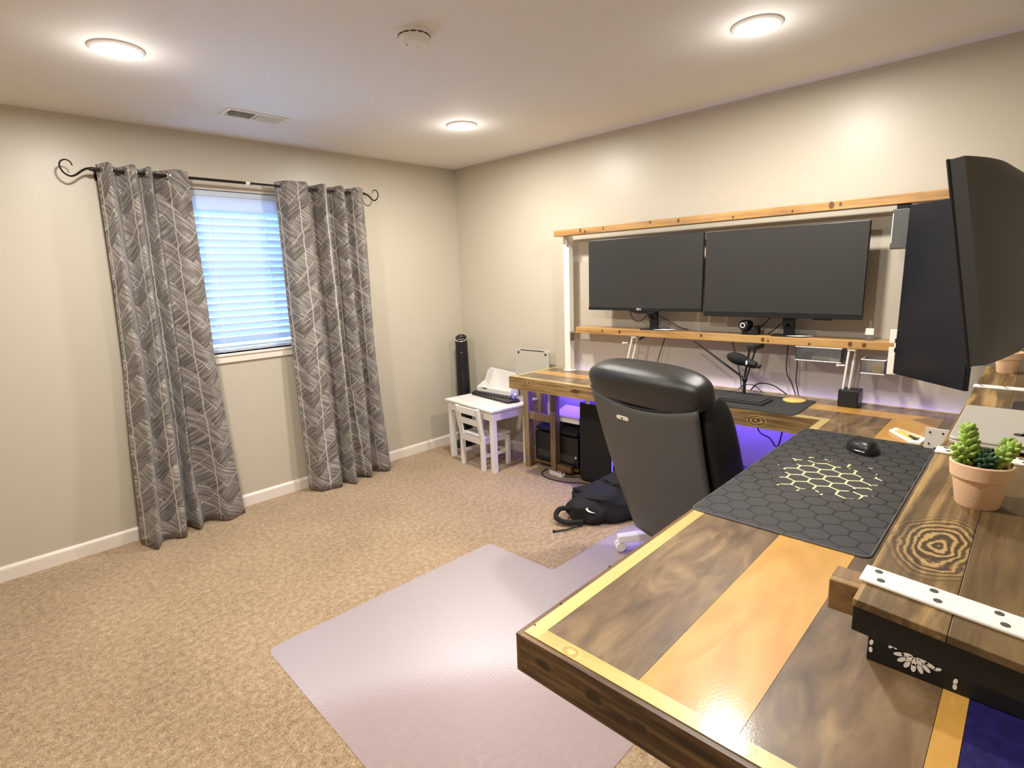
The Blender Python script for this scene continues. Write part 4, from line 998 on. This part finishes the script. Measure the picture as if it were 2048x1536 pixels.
# ------------------------------------------------------------------ below the wall-side wing
pc = thing('tower_computer', 'tall black tower computer with a blue lit edge under the desk', 'computer', (-.14, -1.66, 0))
obj('case', bx((-.235, -1.80, .012), (-.045, -1.52, .60)), BLACK, pc, rel=True, bevel=.004)
obj('side_panel', bx((-.239, -1.785, .03), (-.235, -1.53, .585)), BLACKM, pc, rel=True)
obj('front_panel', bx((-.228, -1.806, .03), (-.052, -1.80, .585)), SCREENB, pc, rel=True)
obj('light_bar', bx((-.2395, -1.8045, .03), (-.2335, -1.7985, .50)), LEDB, pc, rel=True)
for x in (-.21, -.07):
    for y in (-1.77, -1.55): obj('foot', B().cyl((x, y, 0), (x, y, .012), .012, n=12), RUBBER, pc, rel=True)
obj('hook', B().tube([(-.245, -1.60, .64), (-.248, -1.60, .60)], .006, 8).box((-.25, -1.615, .60), (-.235, -1.585, .625)), WPLASTIC, pc, rel=True)

ps = thing('printer_stand', 'stained wooden printer stand with open legs under the end of the desk', 'stand', (-.13, -1.15, 0))
l1 = hit(1056.5, 850, 0, -.2).y-.03; l2 = hit(1114.5, 850, 0, -.2).y
for y in (l1, l2):
    obj('leg', bx((-.255, y-.026, 0), (-.2, y+.026, .69)), STAINZ, ps, rel=True, bevel=.003)
for y in (l1+.02, -1.46): obj('leg', bx((-.06, y-.026, 0), (-.02, y+.026, .69)), STAINZ, ps, rel=True, bevel=.003)
obj('rail', bx((-.245, l2+.026, .40), (-.21, l1-.026, .455)), STAINZ, ps, rel=True, bevel=.002)
obj('shelf_rail', bx((-.245, -1.44, .035), (-.21, l2-.026, .085)), STAIN, ps, rel=True, bevel=.002)
obj('shelf_board', bx((-.20, -1.475, .045), (-.02, l1-.026, .06)), STAIN, ps, rel=True)
pr = thing('printer', 'black printer on the low shelf of the wooden stand', 'printer', (-.11, -1.22, .06))
y0, y1 = -1.47, l1-.035
obj('body', bx((-.195, y0, .06), (-.012, y1, .30)), BLACK, pr, rel=True, bevel=.012)
obj('scanner_lid', B().add([(-.19, y0+.01, .31), (-.012, y0+.01, .34), (-.012, y1-.01, .34), (-.19, y1-.01, .31), (-.19, y0+.01, .335), (-.012, y0+.01, .40), (-.012, y1-.01, .40), (-.19, y1-.01, .335)],
                           [(0, 3, 2, 1), (4, 5, 6, 7), (0, 1, 5, 4), (1, 2, 6, 5), (2, 3, 7, 6), (3, 0, 4, 7)]), BLACKM, pr, rel=True, bevel=.006)
obj('hinge_block', bx((-.15, y0+.03, .295), (-.03, y1-.03, .345)), BLACKM, pr, rel=True)
obj('paper_tray', bx((-.1985, y0+.03, .10), (-.195, y1-.03, .16)), DARKGREY, pr, rel=True, bevel=.001)
obj('output_slot', bx((-.1975, y0+.06, .075), (-.195, y1-.05, .092)), RUBBER, pr, rel=True)
obj('sticker', bx((-.155, y0-.0012, .14), (-.02, y0, .21)), LABELB, pr, rel=True)
obj('button', B().cyl((-.1985, y0+.02, .15), (-.195, y0+.02, .15), .01, n=14), ALU, pr, rel=True)
tag(obj('paper_stack', B().add([(-.18, -1.47, .405), (-.015, -1.47, .435), (-.015, -1.22, .435), (-.18, -1.22, .405), (-.18, -1.47, .455), (-.015, -1.47, .50), (-.015, -1.22, .50), (-.18, -1.22, .455)],
    [(0, 3, 2, 1), (4, 5, 6, 7), (0, 1, 5, 4), (1, 2, 6, 5), (2, 3, 7, 6), (3, 0, 4, 7)]), PAPER, bevel=.006), 'stack of white paper lying on top of the black printer', 'paper')
st = thing('power_strip', 'white power strip on the carpet behind the printer stand leg', 'power strip', (-.26, -1.32, 0), R(84))
obj('housing', B().prism(rrect(-.07, -.022, .07, .022, .01), 0, .03), WPLASTIC, st, bevel=.004)
obj('switch', bx((-.06, -.008, .03), (-.045, .008, .034)), BLACK, st)
for x in (-.02, .01, .04): obj('socket', B().cyl((x, 0, .0295), (x, 0, .0305), .008, n=12), DARKGREY, st)
tag(obj('foam_board', bx((-.032, -1.425, .0), (-.018, -1.02, .043)), MDF), 'low white board on the carpet along the wall behind the printer stand', 'board')
tag(obj('floor_cable', B().tube(spline([(-.20, -1.17, .004), (-.30, -1.20, .004), (-.355, -1.30, .004), (-.34, -1.45, .004), (-.28, -1.56, .004), (-.24, -1.70, .004)], 8), .004, 6), CABLE, smooth=True), 'black cable curving over the carpet from stand to tower', 'cable', 'black cables')
tag(obj('floor_cable', B().tube(spline([(-.25, -1.38, .006), (-.22, -1.45, .004), (-.15, -1.5, .004), (-.04, -1.51, .004)], 8), .0035, 6), CABLE, smooth=True), 'short black cable from the white power strip', 'cable', 'black cables')
q0 = hit(1516, 858, 0, -.08); q1 = hit(1555, 893, 0, -.08)
tag(obj('hanging_cable', B().tube(spline([(-.1, q0.y, .745), (-.08, q0.y, q0.z), (-.08, (q0.y+q1.y)/2-.01, (q0.z+q1.z)/2), (-.08, q1.y, q1.z), (-.09, q1.y-.03, .62)], 8), .004, 6), CABLE, smooth=True), 'black cable drooping below the desk in the blue light', 'cable', 'black cables')
ad = thing('power_adapter', 'black power adapter fixed below the desk in the blue light', 'adapter', (-.12, -2.98, .70))
obj('brick', bx((-.16, -3.07, .695), (-.06, -2.93, .745)), BLACK, ad, rel=True, bevel=.006)
obj('clip', bx((-.13, -3.03, .69), (-.09, -3.01, .695)), DARKGREY, ad, rel=True)

# ------------------------------------------------------------------ child's corner
TZ = .51
tb = thing('kids_table', 'small white wooden table in the room corner', 'table', (-.33, -.635, 0), R(-7))
TX0, TX1, TY0, TY1 = -.525, -.115, -.965, -.305
obj('tabletop', bx((TX0, TY0, TZ-.018), (TX1, TY1, TZ)), WHITE, tb, rel=True, bevel=.004)
LI, LW = .018, .042
for x in (TX0+LI, TX1-LI-LW):
    for y in (TY0+LI, TY1-LI-LW): obj('leg', bx((x, y, 0), (x+LW, y+LW, TZ-.018)), WHITE, tb, rel=True, bevel=.003)
for x in (TX0+LI+.006, TX1-LI-.024): obj('apron', bx((x, TY0+LI+LW, TZ-.09), (x+.018, TY1-LI-LW, TZ-.018)), WHITE, tb, rel=True)
for y in (TY0+LI+.006, TY1-LI-.024): obj('apron', bx((TX0+LI+LW, y, TZ-.09), (TX1-LI-LW, y+.018, TZ-.018)), WHITE, tb, rel=True)
kc = thing('kids_chair', 'small white wooden chair pushed up to the small table', 'chair', (-.43, -.67, 0), R(-5))
CY0, CY1 = -.825, -.525
def slant(y0_, y1_):
    z0, z1 = 0, .505; b = B()
    prof = [(-.545, 0), (-.513, 0), (-.513, .25), (-.558, z1), (-.588, z1), (-.545, .25)]
    k_ = len(prof); vs = [(x, y, z) for y in (y0_, y1_) for x, z in prof]
    return b.add(vs, [tuple(range(k_)), tuple(range(2*k_-1, k_-1, -1))]+[(i, (i+1) % k_, k_+(i+1) % k_, k_+i) for i in range(k_)])
for y in (CY0, CY1-.032): obj('leg', slant(y, y+.032), WHITE, kc, rel=True, bevel=.002)
for y in (CY0, CY1-.032): obj('leg', bx((-.29, y, 0), (-.258, y+.032, .245)), WHITE, kc, rel=True, bevel=.002)
obj('seat', bx((-.512, CY0+.002, .255), (-.25, CY1-.002, .273)), WHITE, kc, rel=True, bevel=.003)
obj('seat_rail', bx((-.545, CY0+.032, .215), (-.528, CY1-.032, .262)), WHITE, kc, rel=True)
obj('seat_rail', bx((-.29, CY0+.032, .215), (-.272, CY1-.032, .255)), WHITE, kc, rel=True)
for y in (CY0+.006, CY1-.024): obj('seat_rail', bx((-.513, y, .215), (-.29, y+.018, .255)), WHITE, kc, rel=True)
for z0, z1, x in ((.45, .503, -.582), (.365, .41, -.568)): obj('back_slat', bx((x, CY0+.032, z0), (x+.016, CY1-.032, z1)), WHITE, kc, rel=True, bevel=.002)
for y in (CY0+.008, CY1-.024): obj('stretcher', bx((-.513, y, .10), (-.29, y+.016, .125)), WHITE, kc, rel=True)
obj('stretcher', bx((-.284, CY0+.032, .10), (-.268, CY1-.032, .125)), WHITE, kc, rel=True)

og = thing('desk_organizer', 'white angular desktop organizer on the small table', 'organizer', (-.07, -.52, TZ))
prof = [(-.31, TZ), (-.31, TZ+.09), (-.36, TZ+.19), (-.40, TZ+.215), (-.72, TZ+.19), (-.72, TZ)]
Myz = Matrix(((0, 0, 1, 0), (1, 0, 0, 0), (0, 1, 0, 0), (0, 0, 0, 1)))
obj('back_panel', B().prism(prof, -.04, -.03, Myz), WHITE, og, rel=True, bevel=.002)
obj('front_panel', bx((-.135, -.72, TZ), (-.127, -.31, TZ+.05)), WHITE, og, rel=True, bevel=.002)
for y in (-.318, -.46, -.72):
    obj('divider', B().prism([(-.127, TZ), (-.04, TZ), (-.04, TZ+(.20 if y < -.4 else .09)), (-.127, TZ+.05)], y, y+.008, Matrix(((1, 0, 0, 0), (0, 0, 1, 0), (0, 1, 0, 0), (0, 0, 0, 1)))), WHITE, og, rel=True)
obj('tray_floor', bx((-.127, -.72, TZ+.012), (-.04, -.31, TZ+.016)), WHITE, og, rel=True)
obj('dark_divider_slot', bx((-.1355, -.44, TZ+.038), (-.1345, -.38, TZ+.048)), BLACK, og, rel=True)
kk = thing('kids_keyboard', 'black curved keyboard on the small white table', 'keyboard', (-.28, -.56, TZ))
kpts = [hit(x, y, 2, TZ+.01) for x, y in ((942, 787), (966, 777), (1046, 794), (1040, 802), (1016, 806))]
kpts = [(min(-.15, q.x), q.y) for q in kpts]
obj('base', B().prism(rounded_poly(kpts, [.03, .03, .03, .02, .03]), TZ, TZ+.016), BLACK, kk, rel=True, bevel=.005)
kx = [q[0] for q in kpts]; ky = [q[1] for q in kpts]
d_u = (Vector(kpts[2])-Vector(kpts[1])); d_v = (Vector(kpts[0])-Vector(kpts[1]))
kmx = Vector(kpts[1])
key1 = None
for r_ in range(4):
    for c_ in range(13):
        p = kmx+d_u*(.06+.9*c_/13)+d_v*(.18+.72*r_/4)
        if key1 is None: key1 = obj('key', bx((-.010, -.012, 0), (.010, .012, .004)), KEYBASE, kk, at=(p.x+.28, p.y+.56, .016))
        else: dup(key1, kk, (p.x+.28, p.y+.56, .016))
ty = thing('toy_figure', 'little lilac and white toy by the black curved keyboard', 'toy', (-.20, -.83, TZ))
obj('body', B().ball((-.20, -.83, TZ+.024), (.018, .016, .024), 12, 8).ball((-.205, -.815, TZ+.048), .014, 10, 7), TOYP, ty, rel=True, smooth=True)
obj('head', B().ball((-.20, -.845, TZ+.05), .013, 10, 7), WPLASTIC, ty, rel=True, smooth=True)
obj('base', bx((-.25, -.86, TZ), (-.18, -.79, TZ+.006)), WPLASTIC, ty, rel=True, bevel=.002)
ls = thing('laptop_stand', 'silver laptop stand at the back of the small white table', 'laptop stand', (-.10, -.86, TZ))
obj('base_plate', B().prism(rrect(-.19, -.96, -.04, -.76, .02), TZ, TZ+.006), ALU, ls, rel=True, bevel=.001)
obj('column', bx((-.075, -.90, TZ+.006), (-.065, -.84, .71)), ALU, ls, rel=True, bevel=.002)
obj('ledge', bx((-.12, -.96, .70), (-.055, -.80, .706)), ALU, ls, rel=True)
l2p = thing('propped_laptop', 'silver laptop propped upright with its underside and rubber feet showing', 'laptop', (-.09, -.93, .706))
tl = Matrix.Translation((-.10, -.935, .706)) @ Matrix.Rotation(R(-6), 4, 'Y').inverted()
def lpb(name, y0_, y1_, z0_, z1_, x0_, x1_, mat, r=.02, **k):
    M = tl @ Matrix(((0, 0, 1, 0), (1, 0, 0, 0), (0, 1, 0, 0), (0, 0, 0, 1)))
    return obj(name, B().prism(rrect(y0_, z0_, y1_, z1_, r), x0_, x1_, M), mat, l2p, rel=True, **k)
lpb('body', -.178, .178, .004, .222, -.006, .006, ALU, bevel=.003)
lpb('lid', -.178, .178, .004, .222, .0065, .011, ALU, bevel=.002)
lpb('hinge_slot', -.125, .125, .206, .213, -.0068, -.0058, RUBBER, r=.003)
for y in (-.145, .145): lpb('rubber_foot', y-.009, y+.009, .178, .196, -.009, -.0058, RUBBER, r=.0088)

tf = thing('tower_fan', 'slim black tower fan with a silver-rimmed control top in the room corner', 'fan', (-.155, -.155, 0))
Mtop = Matrix.Translation((0, 0, .965))
bp_ = []
for i in range(2):
    pass
fb = B(); NF = 32
vsb = []
for zi, r_ in ((.03, .062), (.10, .064), (.5, .060), (.90, .055)):
    vsb += [Vector((r_*math.cos(2*math.pi*j/NF), r_*math.sin(2*math.pi*j/NF), zi)) for j in range(NF)]
def top_z(x, y): return .985+(x+y)*.75*.35*1.4
vsb += [Vector((.054*math.cos(2*math.pi*j/NF), .054*math.sin(2*math.pi*j/NF), top_z(.054*math.cos(2*math.pi*j/NF), .054*math.sin(2*math.pi*j/NF)))) for j in range(NF)]
fb.add(vsb, [(i*NF+j, i*NF+(j+1) % NF, (i+1)*NF+(j+1) % NF, (i+1)*NF+j) for i in range(4) for j in range(NF)]+[tuple(range(NF)), tuple(range(4*NF, 5*NF))])
obj('housing', fb, BLACK, tf, smooth=True)
obj('silver_rim', B().tube([(.054*math.cos(2*math.pi*j/NF), .054*math.sin(2*math.pi*j/NF), top_z(.054*math.cos(2*math.pi*j/NF), .054*math.sin(2*math.pi*j/NF))) for j in range(NF)], .005, 8, closed=True), CHROME, tf, smooth=True)
for k_, (x, y) in enumerate(((-.028, -.004), (-.018, -.018), (-.004, -.028), (.012, .014))):
    obj('button', B().ball((x, y, top_z(x, y)+.002), (.006, .006, .004), 10, 6), ALU, tf, smooth=True)
gs = B()
for i in range(28): gs.tube([(.0625*math.cos(R(225+a)), .0625*math.sin(R(225+a)), .14+i*.025) for a in (-55, -35, -15, 5, 25, 45, 55)], .0022, 5)
obj('grille', gs, BLACKM, tf, smooth=True)
obj('base', B().lathe([(.13, 0), (.13, .012), (.11, .022), (.066, .03)], 36), BLACK, tf, smooth=True)
obj('badge', B().ball((-.042, -.042, .86), (.006, .006, .003), 10, 6), ALU, tf, smooth=True)
